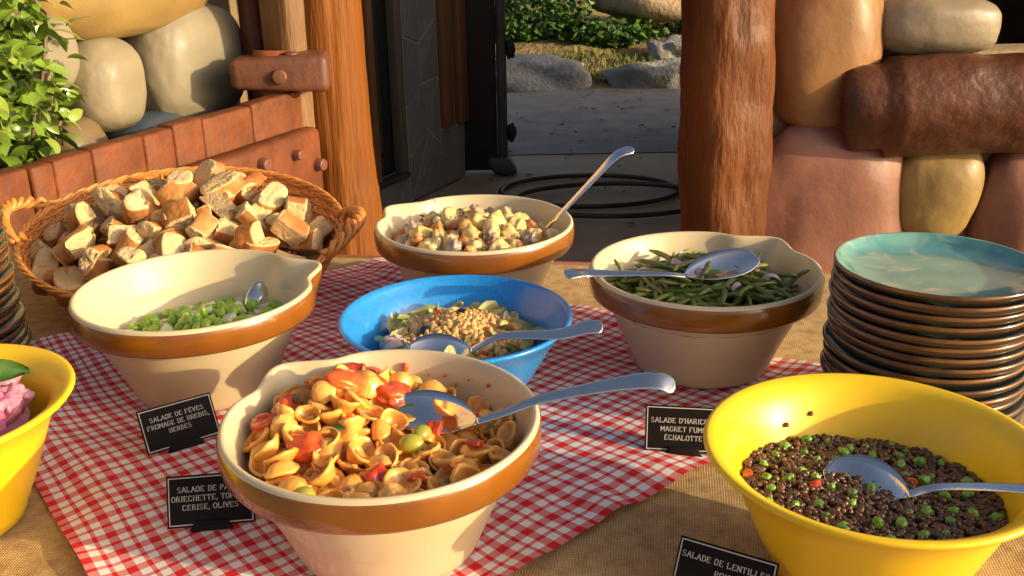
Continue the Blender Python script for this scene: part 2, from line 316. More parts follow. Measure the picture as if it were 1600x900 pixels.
# shrub behind the fence
st = empty('laurel_shrub', (-1.52, 2.95, ZF), 'glossy green leafy shrub growing behind the left fence', 'shrub')
lfm = mat('laurel', (.13, .22, .025), (.20, .30, .04), .25, 30, rnd=[(.07, .15, .015), (.16, .25, .03), (.30, .34, .07)], spec=.6)
def leafmesh(L, w, bend, fold):
    V = []
    for i in range(7):
        t = i / 6; ww = w * math.sin(math.pi * min(1, t * .97 + .03)) ** .8; z = -bend * t * t
        V += [(-ww, t * L, z + fold * ww), (0, t * L, z), (ww, t * L, z + fold * ww)]
    return mesh('leaf', V, [(i * 3 + k, i * 3 + k + 1, i * 3 + k + 4, i * 3 + k + 3) for i in range(6) for k in (0, 1)], lfm)
LM = [leafmesh(.068, .017, .02, .35), leafmesh(.058, .017, .012, .5), leafmesh(.045, .013, .018, .3), leafmesh(.078, .018, .035, .25)]
q = random.Random(3); cnt = 0
while cnt < 300:
    v = Vector((q.gauss(0, 1), q.gauss(0, 1), q.gauss(0, 1))).normalized()
    if v.dot(Vector((.55, -.8, .1))) < -.15: continue
    rr = q.uniform(.72, 1.08) * (1 + .2 * noise.noise(v * 2.2)); pos = Vector((-1.50, 2.93, 1.03)) + Vector((v.x * .22, v.y * .30, v.z * .42)) * rr
    if (pos - PL).dot(N3) > -.03 and pos.z < .92: continue
    d = (v * .6 + Vector((q.uniform(-1, 1), q.uniform(-1, 1), q.uniform(-.6, .9)))).normalized(); nn = (v + Vector((q.uniform(-.7, .7), q.uniform(-.7, .7), .6))).normalized()
    xx = d.cross(nn).normalized(); nn = xx.cross(d); M4 = Matrix((xx, d, nn)).transposed().to_4x4(); M4.translation = pos - st.location
    put('leaf', LM[cnt % 4], st, mtx=M4); cnt += 1
for i in range(16):
    a = q.uniform(0, 6.28); e = Vector((math.cos(a) * .2, math.sin(a) * .25, q.uniform(1.1, 1.6)))
    obj('stem', *tube(crom([(0, 0, 0), (e.x * .3, e.y * .3, .8), e], 6), .006, 5), mat('stem2', (.13, .10, .05)), st)
V, Fc = [], []
for i in range(1500):
    v = Vector((q.gauss(0, 1), q.gauss(0, 1), q.gauss(0, 1))).normalized(); pos = Vector((.02, -.02, 1.28)) + Vector((v.x * .21, v.y * .29, v.z * .42)) * q.uniform(.45, 1.0)
    if (pos + st.location - PL).dot(N3) > -.04 and pos.z + ZF < .9: continue
    M3 = rng and Euler((q.uniform(-1.2, 1.2), q.uniform(-1.2, 1.2), q.uniform(0, 6.3))).to_matrix(); src = LM[i % 4]; k = len(V)
    V += [pos + M3 @ w.co for w in src.vertices]; Fc += [tuple(j + k for j in pl.vertices) for pl in src.polygons]
tag(obj('inner_leaves', V, Fc, lfm, st), kind='stuff')
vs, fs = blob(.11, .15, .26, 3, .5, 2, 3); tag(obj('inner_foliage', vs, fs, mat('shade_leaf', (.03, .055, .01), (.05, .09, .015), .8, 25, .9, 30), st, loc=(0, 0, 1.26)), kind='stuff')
# ---------------------------------------------------------------- passage wall with window, door, alarm box
A = Vector((-1.30, 4.72, ZF)); Bq = Vector((-.30, 6.70, ZF)); ud = (Bq - A).normalized(); LN = (Bq - A).length; RZ5 = math.atan2(ud.y, ud.x)
cw = empty('clad_wall', A, 'grey crazy paved side wall of the passage behind left post', 'wall', rz=RZ5)
sm = mat('slate', (.22, .22, .205), (.34, .31, .27), .5, 4, .6, 20, rnd=[(.13, .135, .135), (.26, .23, .19), (.19, .20, .2)], dist=.02)
WU = 1.52                                     # the window ends here, measured along the wall
vs, fs = cbox(0, WU - .02, .0005, .3, 0, .17, 0); obj('base', vs, fs, mat('joint', (.48, .45, .39), rough=.9), cw, smooth=False)
vs, fs = cbox(WU, LN, .0005, .3, 0, 2.8, 0); obj('backing', vs, fs, MATS['joint'], cw, smooth=False)
def poly_stones(u0, u1, z0, z1, nu, nz, seed):
    q = random.Random(seed); P = {}
    for i in range(nu + 1):
        for j in range(nz + 1):
            P[i, j] = (u0 + (u1 - u0) * i / nu + (q.uniform(-.35, .35) * (u1 - u0) / nu if 0 < i < nu else 0), z0 + (z1 - z0) * j / nz + (q.uniform(-.38, .38) * (z1 - z0) / nz if 0 < j < nz else 0))
    for i in range(nu):
        for j in range(nz):
            c = [P[i, j], P[i + 1, j], P[i + 1, j + 1], P[i, j + 1]]; mx = sum(a for a, _ in c) / 4; mz = sum(b for _, b in c) / 4
            sets = [c] if q.random() < .6 else [[c[0], c[1], c[2]], [c[0], c[2], c[3]]]
            for s in sets:
                mx = sum(a for a, _ in s) / len(s); mz = sum(b for _, b in s) / len(s); n = len(s); dpt = q.uniform(.004, .016)
                k = [(mx + (a - mx) * .94, mz + (b - mz) * .94) for a, b in s]; k2 = [(mx + (a - mx) * .90, mz + (b - mz) * .90) for a, b in s]
                V = [(a, .008, b) for a, b in k] + [(a, -dpt * .7, b) for a, b in k] + [(a, -dpt, b) for a, b in k2]
                Fc = [(x + y * n, (x + 1) % n + y * n, (x + 1) % n + (y + 1) * n, x + (y + 1) * n) for y in (0, 1) for x in range(n)] + [tuple(range(2 * n, 3 * n))]
                obj('stone', V, Fc, sm, cw, smooth=False)
poly_stones(WU, LN - .32, 0, 2.4, 2, 7, 4); poly_stones(LN - .32, LN, 0, .36, 1, 2, 6); poly_stones(.9, WU - .03, 0, .17, 3, 1, 5)
brown = mat('trimwood', (.20, .085, .03), (.28, .13, .05), .45, 8, .4, 20, stretch=(1, 1, .2))
vs, fs = cbox(LN - .31, LN - .2, -.05, .0, .38, 2.6, .01); obj('timber', vs, fs, brown, cw); vs, fs = cbox(LN - .12, LN - .01, -.05, .0, .38, 2.6, .01); obj('timber', vs, fs, brown, cw)
wt = empty('shop_window', A + Vector((0, 0, .17)), 'tall dark glass window behind the left post with brown glazing bar', 'window', rz=RZ5)
gl = mat('glass', (.02, .025, .025), rough=.04, spec=.8)
vs, fs = cbox(0, WU - .03, .05, .06, .03, 2.4, 0); obj('pane', vs, fs, gl, wt, smooth=False)
vs, fs = cbox(0, WU - .03, -.03, .048, 0, .03, .006); obj('sill', vs, fs, mat('frame', (.05, .045, .04), rough=.5), wt)
for u in (1.17, .5):
    vs, fs = cbox(u - .025, u + .025, -.02, .048, .031, 2.4, .008); obj('glazing_bar', vs, fs, brown, wt)
vs, fs = cbox(WU - .10, WU - .031, -.02, .048, .031, 2.4, .008); obj('glazing_bar', vs, fs, mat('greyframe', (.14, .12, .09), rough=.6), wt)
pp = A + ud * (WU + .10) + Vector((.903, -.43, 0)) * .03
ab = empty('alarm_box', (pp.x, pp.y, 1.10), 'small red alarm box on the passage wall', 'alarm box', rz=RZ5)
redm = mat('alarm', (.30, .02, .015), rough=.35)
vs, fs = cbox(-.07, .07, -.05, .0, -.05, .05, .01); obj('body', vs, fs, redm, ab)
vs, fs = cbox(-.055, .055, -.054, -.0495, .018, .036, .002); obj('lens', vs, fs, mat('lens', (.5, .3, .25), rough=.2), ab)
dk = mat('doordark', (.012, .009, .007), (.02, .014, .01), .6, 6, .3, 20, stretch=(1, 1, .2))
dt = empty('open_door', (-.18, 6.76, ZF), 'nearly black open door leaf with knobbed edge in passage', 'door')
vs, fs = cbox(-.17, .10, -.06, .07, .03, 2.6, .015); obj('leaf', vs, fs, dk, dt)
vs, fs = cbox(.103, .17, -.05, .07, .04, 2.6, .02); obj('lit_door_edge', vs, fs, mat('lit_edge_foot_grey', (.10, .09, .075), (.06, .055, .05), .5, 6), dt)  # lit edge of the dark door, its light put into a paler grey
vs, fs = cbox(.07, .235, -.10, .08, 0, .12, .03); vs = [Vector((v.x - .05 * sstep(0, .12, v.z), v.y, v.z)) for v in vs]; obj('foot', vs, fs, MATS['lit_edge_foot_grey'], dt)
for z in (.83, .28, 1.4):
    vs, fs = blob(.035, .035, .065, int(z * 9), .3, 2, 3); obj('knob', vs, fs, dk, dt, loc=(.195, -.02, z))
# two flat oval iron hoops lying on the passage floor
iron = mat('iron', (.055, .035, .026), (.08, .05, .035), .35, 20, metal=.3)
for (x, y, z, a, b, lab) in ((.50, 6.22, .012, .56, .37, 'oval dark iron hoop on passage floor, farther of two'), (.62, 5.93, .034, .60, .36, 'oval dark iron hoop on passage floor, nearer of two')):
    tag(obj('iron_hoop', *tube([(a * math.cos(t), b * math.sin(t), z) for t in [2 * math.pi * i / 80 for i in range(80)]], .016, 8, True), iron, loc=(x, y, ZF)), lab, 'hoop', 'hoops on the floor')
# ================================================================ TABLE
RT = R_(-8.7); TC = Vector((-.08, 1.31, 0))
tt = empty('buffet_table', (TC.x, TC.y, ZF), 'orange painted wooden buffet table under the cloths', 'table', rz=RT)
tw = mat('tablewood', (.47, .18, .07), (.38, .13, .05), .5, 6, .3, 30, stretch=(.2, 1, 1))
for i in range(5):
    y0 = -.73 + i * .2962; vs, fs = cbox(-1.3, 1.3, y0 + .002, y0 + .2942, .965, 1.006, .006); obj('plank', vs, fs, tw, tt)
for sx in (-1.2, 1.2):
    for sy in (-.63, .63): vs, fs = cbox(sx - .04, sx + .04, sy - .04, sy + .04, 0, .964, .008); obj('leg', vs, fs, tw, tt)
for sy in (-.66, .66): vs, fs = cbox(-1.15, 1.15, sy - .015, sy + .015, .86, .964, .004); obj('apron', vs, fs, tw, tt)
bm_ = burlap()
def bl(u, v):
    x = -1.32 + 2.64 * u; y = -.76 + 1.475 * v; z = 1.0085 + .0012 * noise.noise(Vector((x * 3, y * 3, 0)))
    d = max(0, -.735 - y); return (x, y if d == 0 else -.735 - d * .2, z if d == 0 else z - d * 8)
tag(obj('burlap_cloth', *grid(80, 60, bl), bm_, loc=(TC.x, TC.y, ZF), rot=(0, 0, RT)), 'coarse tan burlap cloth covering the table under the checked cloth', 'tablecloth')
# checked cloth
cB, cL, cR, cF = Vector((-.275, 2.035, 0)), Vector((-.921, 1.556, 0)), Vector((.552, 1.432, 0)), Vector((-.296, .695, 0))
BOWLS = [(-.0667, 1.765), (.3045, 1.5005), (-.4843, 1.4504), (-.1513, 1.0232), (-.084, 1.387), (.379, .934), (-.7046, 1.079)]
def gin(u, v):
    P = (cF * (1 - u) + cR * u) * (1 - v) + (cL * (1 - u) + cB * u) * v
    e = min(u, 1 - u, v, 1 - v); w = sstep(.0, .12, .16 - e)
    near = min(math.hypot(P.x - a, P.y - b) for a, b in BOWLS); k = sstep(.12, .2, near)
    z = .7625 + k * (.010 * (1 + noise.noise(P * 6)) * .5 + .016 * w * max(0, noise.noise(P * 8 + Vector((3, 1, 0))) + .15) + .007 * max(0, math.sin((P.x * .75 + P.y * .65) * 42 + 3 * noise.noise(P * 4))) * sstep(-.1, .4, noise.noise(P * 3 + Vector((9, 2, 0)))))
    P = P + Vector((noise.noise(P * 4), noise.noise(P * 4 + Vector((5, 5, 5))), 0)) * .016
    return (P.x, P.y, z)
NG = 150; vs, fs = grid(NG, NG, gin); me = mesh('checked_cloth', vs, fs, gingham()); uvl = me.uv_layers.new(name='UVMap')
for pl in me.polygons:
    for li in pl.loop_indices:
        vi = me.loops[li].vertex_index; uvl.data[li].uv = ((vi % (NG + 1)) / NG, (vi // (NG + 1)) / NG)
tag(put('checked_cloth', me), 'red and white checked cloth laid diagonally under the bowls', 'tablecloth')
# ================================================================ BOWLS
TZ = .7655
cream = mat('cream_glaze', (.62, .515, .325), (.55, .45, .275), .5, 9, .03, 50, coat=.35, detail=8)
band = mat('brown_glaze', (.27, .095, .008), (.16, .05, .005), .24, 9, .05, 40, coat=.6, spec=.6)
def stone_bowl(x, y, sp, label):
    t = empty('mixing_bowl', (x, y, TZ), label, 'bowl', 'cream mixing bowls with brown bands')
    a0 = R_(sp)
    def rf(a, r, z):
        d = (a - a0 + math.pi) % (2 * math.pi) - math.pi; k = sstep(.105, .165, z)
        return k * (.022 * math.exp(-(d / .17) ** 2) - .007 * (math.exp(-((d - .36) / .13) ** 2) + math.exp(-((d + .36) / .13) ** 2)))
    body = [(.0001, .0), (.100, .0), (.106, .004), (.110, .012), (.1335, .07), (.1545, .117), (.1625, .1235), (.1745, .1255)]
    bandp = [(.1735, .1252), (.178, .126), (.1808, .130), (.1822, .145), (.1818, .158), (.1803, .1612)]
    lip = [(.1803, .1612), (.1795, .1648), (.1765, .1668), (.1728, .1655), (.1700, .161), (.163, .14), (.150, .105), (.130, .06), (.112, .026), (.095, .014), (.05, .0125), (.0001, .0125)]
    vs, fs = merge([lathe(body, 128, rf), lathe(lip, 128, rf)]); obj('body', vs, fs, cream, t)
    vs, fs = lathe(bandp, 128, rf); obj('glazed_band', vs, fs, band, t); return t
stone_bowl(-.0667, 1.765, 148, 'cream brown-banded bowl of seafood potato salad, farthest back')
stone_bowl(.3045, 1.5005, 42, 'cream brown-banded bowl of green beans next to the turquoise plates')
stone_bowl(-.4843, 1.4504, 30, 'cream brown-banded bowl of broad beans in front of bread basket')
stone_bowl(-.1513, 1.0232, 137, 'cream brown-banded bowl of pasta salad, nearest front')
def plastic_bowl(name, x, y, R, H, base, m, label, grp=None, lipw=.02):
    t = empty(name, (x, y, TZ), label, 'bowl', grp)
    k = R - lipw
    pr = [(.0001, .006), (base - .012, .006), (base - .01, 0), (base, 0), (base + .004, .012), (base + (k - base) * .42, H * .36), (base + (k - base) * .76, H * .70), (k - .002, H * .90), (R - .004, H - .008), (R, H - .003), (R - .001, H), (R - .006, H + .001), (k + .004, H - .006),
          (k - .008, H * .89), (base + (k - base) * .72, H * .70), (base + (k - base) * .36, H * .36), (base - .004, .02), (base - .02, .012), (.0001, .011)]
    vs, fs = lathe(pr, 128); obj('shell', vs, fs, m, t); return t
bluem = mat('blue_enamel', (.012, .20, .60), (.02, .26, .68), .26, 220, coat=.4, detail=1)
yelm = mat('yellow_plastic', (.86, .56, .008), (.84, .53, .008), .38, 6, coat=.3)
plastic_bowl('blue_bowl', -.084, 1.387, .173, .1375, .085, bluem, 'shiny blue bowl of grain salad at the cloth centre', lipw=.012)
plastic_bowl('yellow_bowl', .379, .934, .178, .1645, .088, yelm, 'yellow bowl of lentils and peas, front right', 'yellow bowls', .022)
plastic_bowl('yellow_bowl', -.7046, 1.079, .171, .1645, .088, yelm, 'yellow bowl of pink beetroot salad at the left edge', 'yellow bowls', .022)
# ================================================================ PLATES
turq = mat('turquoise_glaze', (.07, .25, .25), (.17, .36, .32), .12, 24, .03, 40, coat=.5, detail=8)
nt = turq.node_tree; N = nt.nodes; tcn = N.new('ShaderNodeTexNoise'); tcn.inputs['Scale'].default_value = 16; tcn.inputs['Detail'].default_value = 8; tcn.inputs['Distortion'].default_value = 1.2
rp2 = N.new('ShaderNodeValToRGB'); rp2.color_ramp.elements[0].position = .54; rp2.color_ramp.elements[1].position = .66
mx2 = N.new('ShaderNodeMix'); mx2.data_type = 'RGBA'; mx2.inputs[7].default_value = (.36, .40, .31, 1)
oldc = N['Principled BSDF'].inputs['Base Color'].links[0].from_socket
tco = N.new('ShaderNodeTexCoord'); nt.links.new(tco.outputs['Object'], tcn.inputs[0]); nt.links.new(tcn.outputs['Fac'], rp2.inputs[0]); nt.links.new(rp2.outputs[0], mx2.inputs[0]); nt.links.new(oldc, mx2.inputs[6]); nt.links.new(mx2.outputs[2], N['Principled BSDF'].inputs['Base Color'])
amber = mat('amber_rim', (.24, .10, .02), (.04, .016, .007), .2, 14, coat=.5); plb = mat('plate_under', (.012, .006, .004), (.042, .017, .007), .16, 9, coat=.5)
pf_ = [(.0001, .004), (.070, .004), (.073, 0), (.078, 0), (.084, .005), (.112, .0075), (.1255, .0115), (.1325, .0180), (.1350, .0240), (.1352, .0272), (.1332, .0288), (.1302, .0270), (.1225, .0185), (.108, .0135), (.07, .0110), (.0001, .0105)]
pv, pfc = lathe(pf_, 96); PLM = mesh('plate', pv, pfc, [plb, amber, turq], True, [0 if i < 8 else 1 if i < 10 else 2 for i in range(len(pf_) - 1) for k in range(96)])
ORD = ['topmost', 'second', 'third', 'fourth', 'fifth', 'sixth', 'seventh', 'eighth', 'ninth', 'tenth', 'eleventh', 'twelfth', 'thirteenth', 'fourteenth', 'fifteenth', 'sixteenth', 'seventeenth']
def stack(x, y, n, sp, where, drift, seed):
    q = random.Random(seed)
    for i in range(n):
        k = n - 1 - i
        lab = ('topmost turquoise glazed plate of the stack ' if k == 0 else ORD[k] + ' plate from the top in the stack ') + where
        tag(put('plate', PLM, loc=(x + q.uniform(-.003, .003) + drift[0] * i / n, y + q.uniform(-.003, .003) + drift[1] * i / n, TZ - .001 + i * sp), rot=(q.uniform(-.006, .006), q.uniform(-.006, .006), q.uniform(0, 6))), lab, 'plate', 'plates stacked ' + where)
stack(.574, 1.288, 16, .0142, 'on the right of the green beans', (.004, .004), 1)
stack(-.955, 1.548, 15, .0155, 'at the left edge by the basket', (-.006, .0), 2)
# ================================================================ BREAD BASKET
bk = empty('bread_basket', (-.634, 1.87, TZ), 'oval orange wicker basket with twisted handles full of bread', 'basket')
wick = mat('wicker', (.66, .25, .045), (.46, .15, .025), .38, 30, .3, 120, coat=.2, rnd=[(.50, .165, .028), (.72, .32, .07), (.60, .22, .04)])
BX, BY = .31, .24
def brim(a, t, off=0):
    """point on the wall at angle a, t from base to rim"""
    s = t ** .8; ax = .235 + (BX - .235) * s + off; by = .165 + (BY - .165) * s + off; th = -.1
    x, y = ax * math.cos(a), by * math.sin(a); xx = x * math.cos(th) - y * math.sin(th); yy = x * math.sin(th) + y * math.cos(th)
    return Vector((xx, yy, .008 + t * (.117 + .25 * yy)))
NS = 44; NROW = 21
for k in range(NROW):
    t = (k + .4) / NROW
    obj('weaver', *tube([brim(2 * math.pi * i / 176, t, .0035 * math.cos(NS / 2 * 2 * math.pi * i / 176 + math.pi * k)) for i in range(176)], .0042, 6, True), wick, bk)
for k in range(NS): a = 2 * math.pi * (k + .0) / NS; obj('stake', *tube([brim(a, j / 6) for j in range(7)], .0034, 6), wick, bk)
for k in range(3):
    ph = k * 2.094
    obj('rim_strand', *tube([brim(2 * math.pi * i / 260, 1.01, .0032 * math.cos(20 * 2 * math.pi * i / 260 + ph)) + Vector((0, 0, .0032 * math.sin(20 * 2 * math.pi * i / 260 + ph))) for i in range(260)], .0036, 6, True), wick, bk)
for a0 in (0, math.pi):
    for k in range(3):
        pts = []
        for i in range(41):
            s = i / 40; a = a0 + (s - .5) * .62; h = math.sin(math.pi * s) ** .7; b = brim(a, 1.0) + Vector((math.cos(a0) * .038 * h, 0, .034 * h)); ph = s * 22 + k * 2.094
            pts.append(b + Vector((.0075 * math.cos(ph) * math.cos(a0), 0, .0075 * math.sin(ph))))
        obj('handle_strand', *tube(pts, .006, 6), wick, bk)
vs, fs = lathe([(.0001, .006), (.5, .006), (1, .006), (1.0, 0), (.0001, 0)], 48); obj('base', [Vector((v.x * .237 if hasattr(v, 'x') else v[0] * .237, v[1] * .168, v[2])) for v in vs], fs, wick, bk)
# bread : chunks cut from a loaf, crust round the side and crumb on the cuts
crust = mat('crust', (.27, .075, .012), (.54, .24, .06), .55, 20, .6, 70, rnd=[(.26, .08, .014), (.44, .18, .04), (.52, .28, .10)], dist=.006)
crumb = mat('crumb', (.46, .29, .11), (.68, .50, .26), .9, 40, 0, detail=6, rnd=[(.58, .39, .17), (.70, .53, .29)])
nt = crumb.node_tree; N = nt.nodes; L_ = nt.links; tcn = N.new('ShaderNodeTexCoord'); hh = []
for sc_, th in ((95, .34), (45, .25)):                      # air holes of two sizes
    nzz = N.new('ShaderNodeTexNoise'); nzz.inputs['Scale'].default_value = 40; mxv = N.new('ShaderNodeMix'); mxv.data_type = 'VECTOR'; mxv.inputs[0].default_value = .02
    L_.new(tcn.outputs['Object'], nzz.inputs[0]); L_.new(tcn.outputs['Object'], mxv.inputs[4]); L_.new(nzz.outputs['Color'], mxv.inputs[5])
    vo = N.new('ShaderNodeTexVoronoi'); vo.inputs['Scale'].default_value = sc_; L_.new(mxv.outputs[1], vo.inputs[0])
    mr = N.new('ShaderNodeMapRange'); mr.inputs[1].default_value = th * .5; mr.inputs[2].default_value = th * 1.5; L_.new(vo.outputs['Distance'], mr.inputs[0]); hh.append(mr.outputs[0])
hq = math_node(nt, 'MULTIPLY', hh[0], hh[1]); bpn = N.new('ShaderNodeBump'); bpn.inputs['Strength'].default_value = .35; bpn.inputs['Distance'].default_value = .004
L_.new(hq, bpn.inputs['Height']); L_.new(bpn.outputs[0], N['Principled BSDF'].inputs['Normal'])
def breadmesh(seed, w, h, T, cutx=1.0):
    q = random.Random(seed); n = 26; out = []
    for i in range(n):
        a = 2 * math.pi * i / n; x = math.copysign(abs(math.cos(a)) ** .8, math.cos(a)) * w / 2; y = math.sin(a); y = (math.copysign(abs(y) ** .85, y) * h / 2) if y > 0 else -abs(y) ** .55 * h * .36
        out.append((min(x, w / 2 * cutx), y))
    V, Fc, mi = [], [], []; L = 6
    rings = [(0, .0), (0, .35), (0, .72), (0, .94)] + [(j / L, 1) for j in range(L + 1)] + [(1, .94), (1, .72), (1, .35), (1, .0)]
    sk = q.uniform(-.35, .35); sk2 = q.uniform(-.25, .25)
    for (tz, s) in rings:
        for (x, y) in out:
            x, y = x * max(s, .02), y * max(s, .02); z = (tz - .5) * T * (1 + sk * x / w) + sk2 * y * (tz - .5)
            nv = 1.6 * noise.noise(Vector((x * 22, y * 22, z * 22 + seed * 3)))
            rough = .14 * noise.noise(Vector((x * 75, y * 75, tz * 40 + seed))) * T if s < .9 else 0
            V.append((x * (1 + .10 * nv), y * (1 + .10 * nv), z + rough - (.0035 * (tz - .5) * 2 if s > .97 else 0)))
    m = len(rings)
    for j in range(m - 1):
        for i in range(n):
            k = (i + 1) % n; Fc.append((j * n + i, j * n + k, (j + 1) * n + k, (j + 1) * n + i))
            side = 4 <= j < 4 + L
            cutface = side and cutx < .95 and out[i][0] > w / 2 * cutx - 1e-6 and out[k][0] > w / 2 * cutx - 1e-6
            mi.append(0 if side and not cutface else 1)
    return mesh('bread', V, Fc, [crust, crumb], True, mi)
BM = [breadmesh(1, .105, .072, .05), breadmesh(2, .09, .066, .062, .25), breadmesh(3, .11, .075, .04, .3), breadmesh(4, .085, .065, .075, .1), breadmesh(5, .1, .07, .058, .5), breadmesh(6, .095, .07, .07, -.15), breadmesh(7, .095, .06, .085, 0.0)]
q = random.Random(17); placed = []; tries = 0
def pile_z(x, y): return .05 + .125 * max(0, 1 - ((x / .30) ** 2 + (y / .22) ** 2)) ** .6 + .20 * y
for layer, (dz, cntmax, md) in enumerate([(-.05, 40, .055), (-.012, 66, .044), (.012, 34, .056)]):
    c = 0; tries = 0; mine = []
    while c < cntmax and tries < 4000:
        tries += 1; x, y = q.uniform(-.28, .28), q.uniform(-.21, .21); lim = .84 if layer < 2 else .6
        if (x / .29) ** 2 + (y / .22) ** 2 > lim: continue
        if any(math.hypot(x - a, y - b) < md for a, b in mine): continue
        mine.append((x, y)); c += 1
        o = put('bread_chunk', BM[q.randrange(7)], loc=bk.location + Vector((x, y, pile_z(x, y) + dz + q.uniform(-.006, .006))), rot=(q.choice((q.uniform(.2, 1.3), q.uniform(-3.1, 3.1), q.uniform(-3.1, 3.1))), q.uniform(-1, 1), q.uniform(-2, 2)), scale=(q.uniform(.6, .9), q.uniform(.6, .88), q.uniform(.6, 1.05)))
        tag(o, ('crusty bread chunk deep in the wicker basket', 'crusty bread chunk heaped in the wicker basket', 'crusty bread chunk on top of the basket heap')[layer] + sect(x, y * 1.3, .26), 'bread', 'bread chunks in the basket')
# ================================================================ FOOD
def heap(cx, cy, rad, n, md, seed, sq=1.0):
    q = random.Random(seed); P = []; tries = 0
    while len(P) < n and tries < 30000:
        tries += 1; a = q.uniform(0, 6.2832); r = rad * math.sqrt(q.random()); x, y = r * math.cos(a), r * math.sin(a) * sq
        if all((x - u) ** 2 + (y - v) ** 2 > md * md for u, v in P): P.append((x, y))
    return [(cx + x, cy + y) for x, y in P]
def bed(name, cx, cy, rad, zf, m, label, amp=.004, fr=60):
    V = [(0, 0, zf(cx, cy) - zf(cx, cy))]; rings = 18; n = 64; V = []; Fc = []
    for j in range(rings + 1):
        for i in range(n):
            r = rad * max(.001, j / rings); a = 2 * math.pi * i / n; x, y = cx + r * math.cos(a), cy + r * math.sin(a)
            V.append((x, y, zf(x, y) + amp * noise.noise(Vector((x * fr, y * fr, 0)))))
    for j in range(rings):
        for i in range(n): k = (i + 1) % n; Fc.append((j * n + i, (j + 1) * n + i, (j + 1) * n + k, j * n + k))
    return tag(obj(name, V, Fc, m), label, 'salad', kind='stuff')
def piece(name, me, loc, rot, label, cat, group, scale=1, c=None):
    return tag(put(name, me, loc=loc, rot=rot, scale=scale), label + (sect(loc[0] - c[0], loc[1] - c[1], c[2]) if c else ''), cat, group)
# --- pasta salad
px, py = -.1513, 1.0232
def pz(x, y): u, v = x - px, y - py; return .889 + .040 * math.exp(-(((u + .055) / .07) ** 2 + ((v - .06) / .08) ** 2)) - .010 * sstep(.0, .13, u) * sstep(-.02, .1, v)
pastam = mat('pasta', (.76, .22, .02), (.82, .42, .08), .32, 80, .35, 90, sss=.1, coat=.35, rnd=[(.78, .29, .03), (.85, .49, .12), (.82, .38, .06)], dist=.004)
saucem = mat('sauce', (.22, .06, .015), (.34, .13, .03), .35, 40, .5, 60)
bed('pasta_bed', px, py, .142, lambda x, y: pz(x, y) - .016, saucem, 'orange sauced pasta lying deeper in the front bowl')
def orecchiette(seed, R, depth):
    q = random.Random(seed); n = 22; V, Fc = [], []
    k = depth
    pr = [(.0, -.62 * k), (.16, -.66 * k), (.36, -.62 * k), (.56, -.36 * k), (.72, .02 * k), (.84, .20 * k), (.93, .22 * k), (1.0, .06 * k), (.98, -.10 * k), (.86, -.26 * k), (.62, -.68 * k), (.32, -.98 * k), (.0, -1.02 * k)]
    el = q.uniform(.70, .95); fold = q.uniform(-.1, .18)
    for (r, z) in pr:
        for i in range(n):
            a = 2 * math.pi * i / n; w = 1 + .13 * noise.noise(Vector((math.cos(a) * 1.4, math.sin(a) * 1.4, seed * 2.3)))
            x = max(r, .003) * R * math.cos(a) * w; y = max(r, .003) * R * math.sin(a) * el * w
            V.append((x, y, z * 1 + fold * x * x / R + .0032 * noise.noise(Vector((x * 55, y * 55, seed))) + .0016 * noise.noise(Vector((x * 170, y * 170, seed)))))
    for j in range(len(pr) - 1):
        for i in range(n): k = (i + 1) % n; Fc.append((j * n + i, j * n + k, (j + 1) * n + k, (j + 1) * n + i))
    return mesh('orecchiette', V, Fc, pastam)
OM = [orecchiette(i, .0175 + .0022 * (i % 3), .012 + .002 * (i % 2)) for i in range(7)]
q = random.Random(21)
for lay, (dz, n, md) in enumerate([(-.010, 100, .019), (.003, 100, .0195), (.012, 55, .025)]):
    for (x, y) in heap(px, py, .134 + .006 * lay, n, md, 31 + lay):
        fl = q.random() < .2
        sg = Vector((.105, -.053)); tq = max(0, min(1, ((x + .148) * sg.x + (y - 1.083) * sg.y) / sg.length_squared))
        if lay > 0 and math.hypot(x + .148 - sg.x * tq, y - 1.083 - sg.y * tq) < .030: continue
        piece('pasta_shell', OM[q.randrange(7)], (x, y, pz(x, y) + dz + q.uniform(-.003, .004)), ((3.14 if fl else 0) + q.uniform(-.6, .6) + .15, q.uniform(-.65, .65), q.uniform(0, 6.3)), 'small ear-shaped pasta piece in the front bowl', 'pasta', 'ear-shaped pasta pieces', 1, (px, py, .13))
piece('pasta_shell', OM[2], (-.082, 1.060, .918), (.5, .4, 1.2), 'single pasta piece left in the scoop of the pasta spoon', 'pasta', None, .75)
tom = mat('tomato', (.58, .035, .006), (.66, .16, .02), .22, 18, .15, 50, sss=.2, coat=.4, rnd=[(.52, .02, .006), (.68, .12, .015)])
TOMS = []
for i in range(3):
    vs, fs = blob(.024, .020, .014, i + 40, .35, 1.4, 4, 1, .10); vs = [Vector((v.x, v.y, max(v.z, -.005) + .25 * v.x * v.y / .02)) for v in vs]; TOMS.append(mesh('tomato', vs, fs, tom))
big = piece('tomato_half', TOMS[0], (-.209, 1.088, .936), (-.35, .1, .3), 'largest shiny red tomato half on top of the pasta', 'tomato', 'tomato pieces in the pasta', 1.25)
for (u, v, s) in [(-.135, .02, .95), (-.115, .045, .8), (-.055, .125, .9), (.005, .075, .95), (-.08, -.03, .95), (-.02, .085, .7), (.055, .012, .7), (-.03, .125, .75), (.09, .06, .8), (.0, -.085, .75), (.105, -.02, .6), (-.10, -.07, .7), (.05, -.09, .6)]:
    x, y = px + u, py + v; piece('tomato_piece', TOMS[q.randrange(3)], (x, y, pz(x, y) + .010), (q.uniform(-.6, .6), q.uniform(-.6, .6), q.uniform(0, 6)), 'torn red tomato piece among the pasta', 'tomato', 'tomato pieces in the pasta', s, (px, py, .13))
olm = mat('olive', (.30, .30, .03), (.42, .40, .05), .25, 15, coat=.3, rnd=[(.20, .20, .02), (.52, .46, .04)])
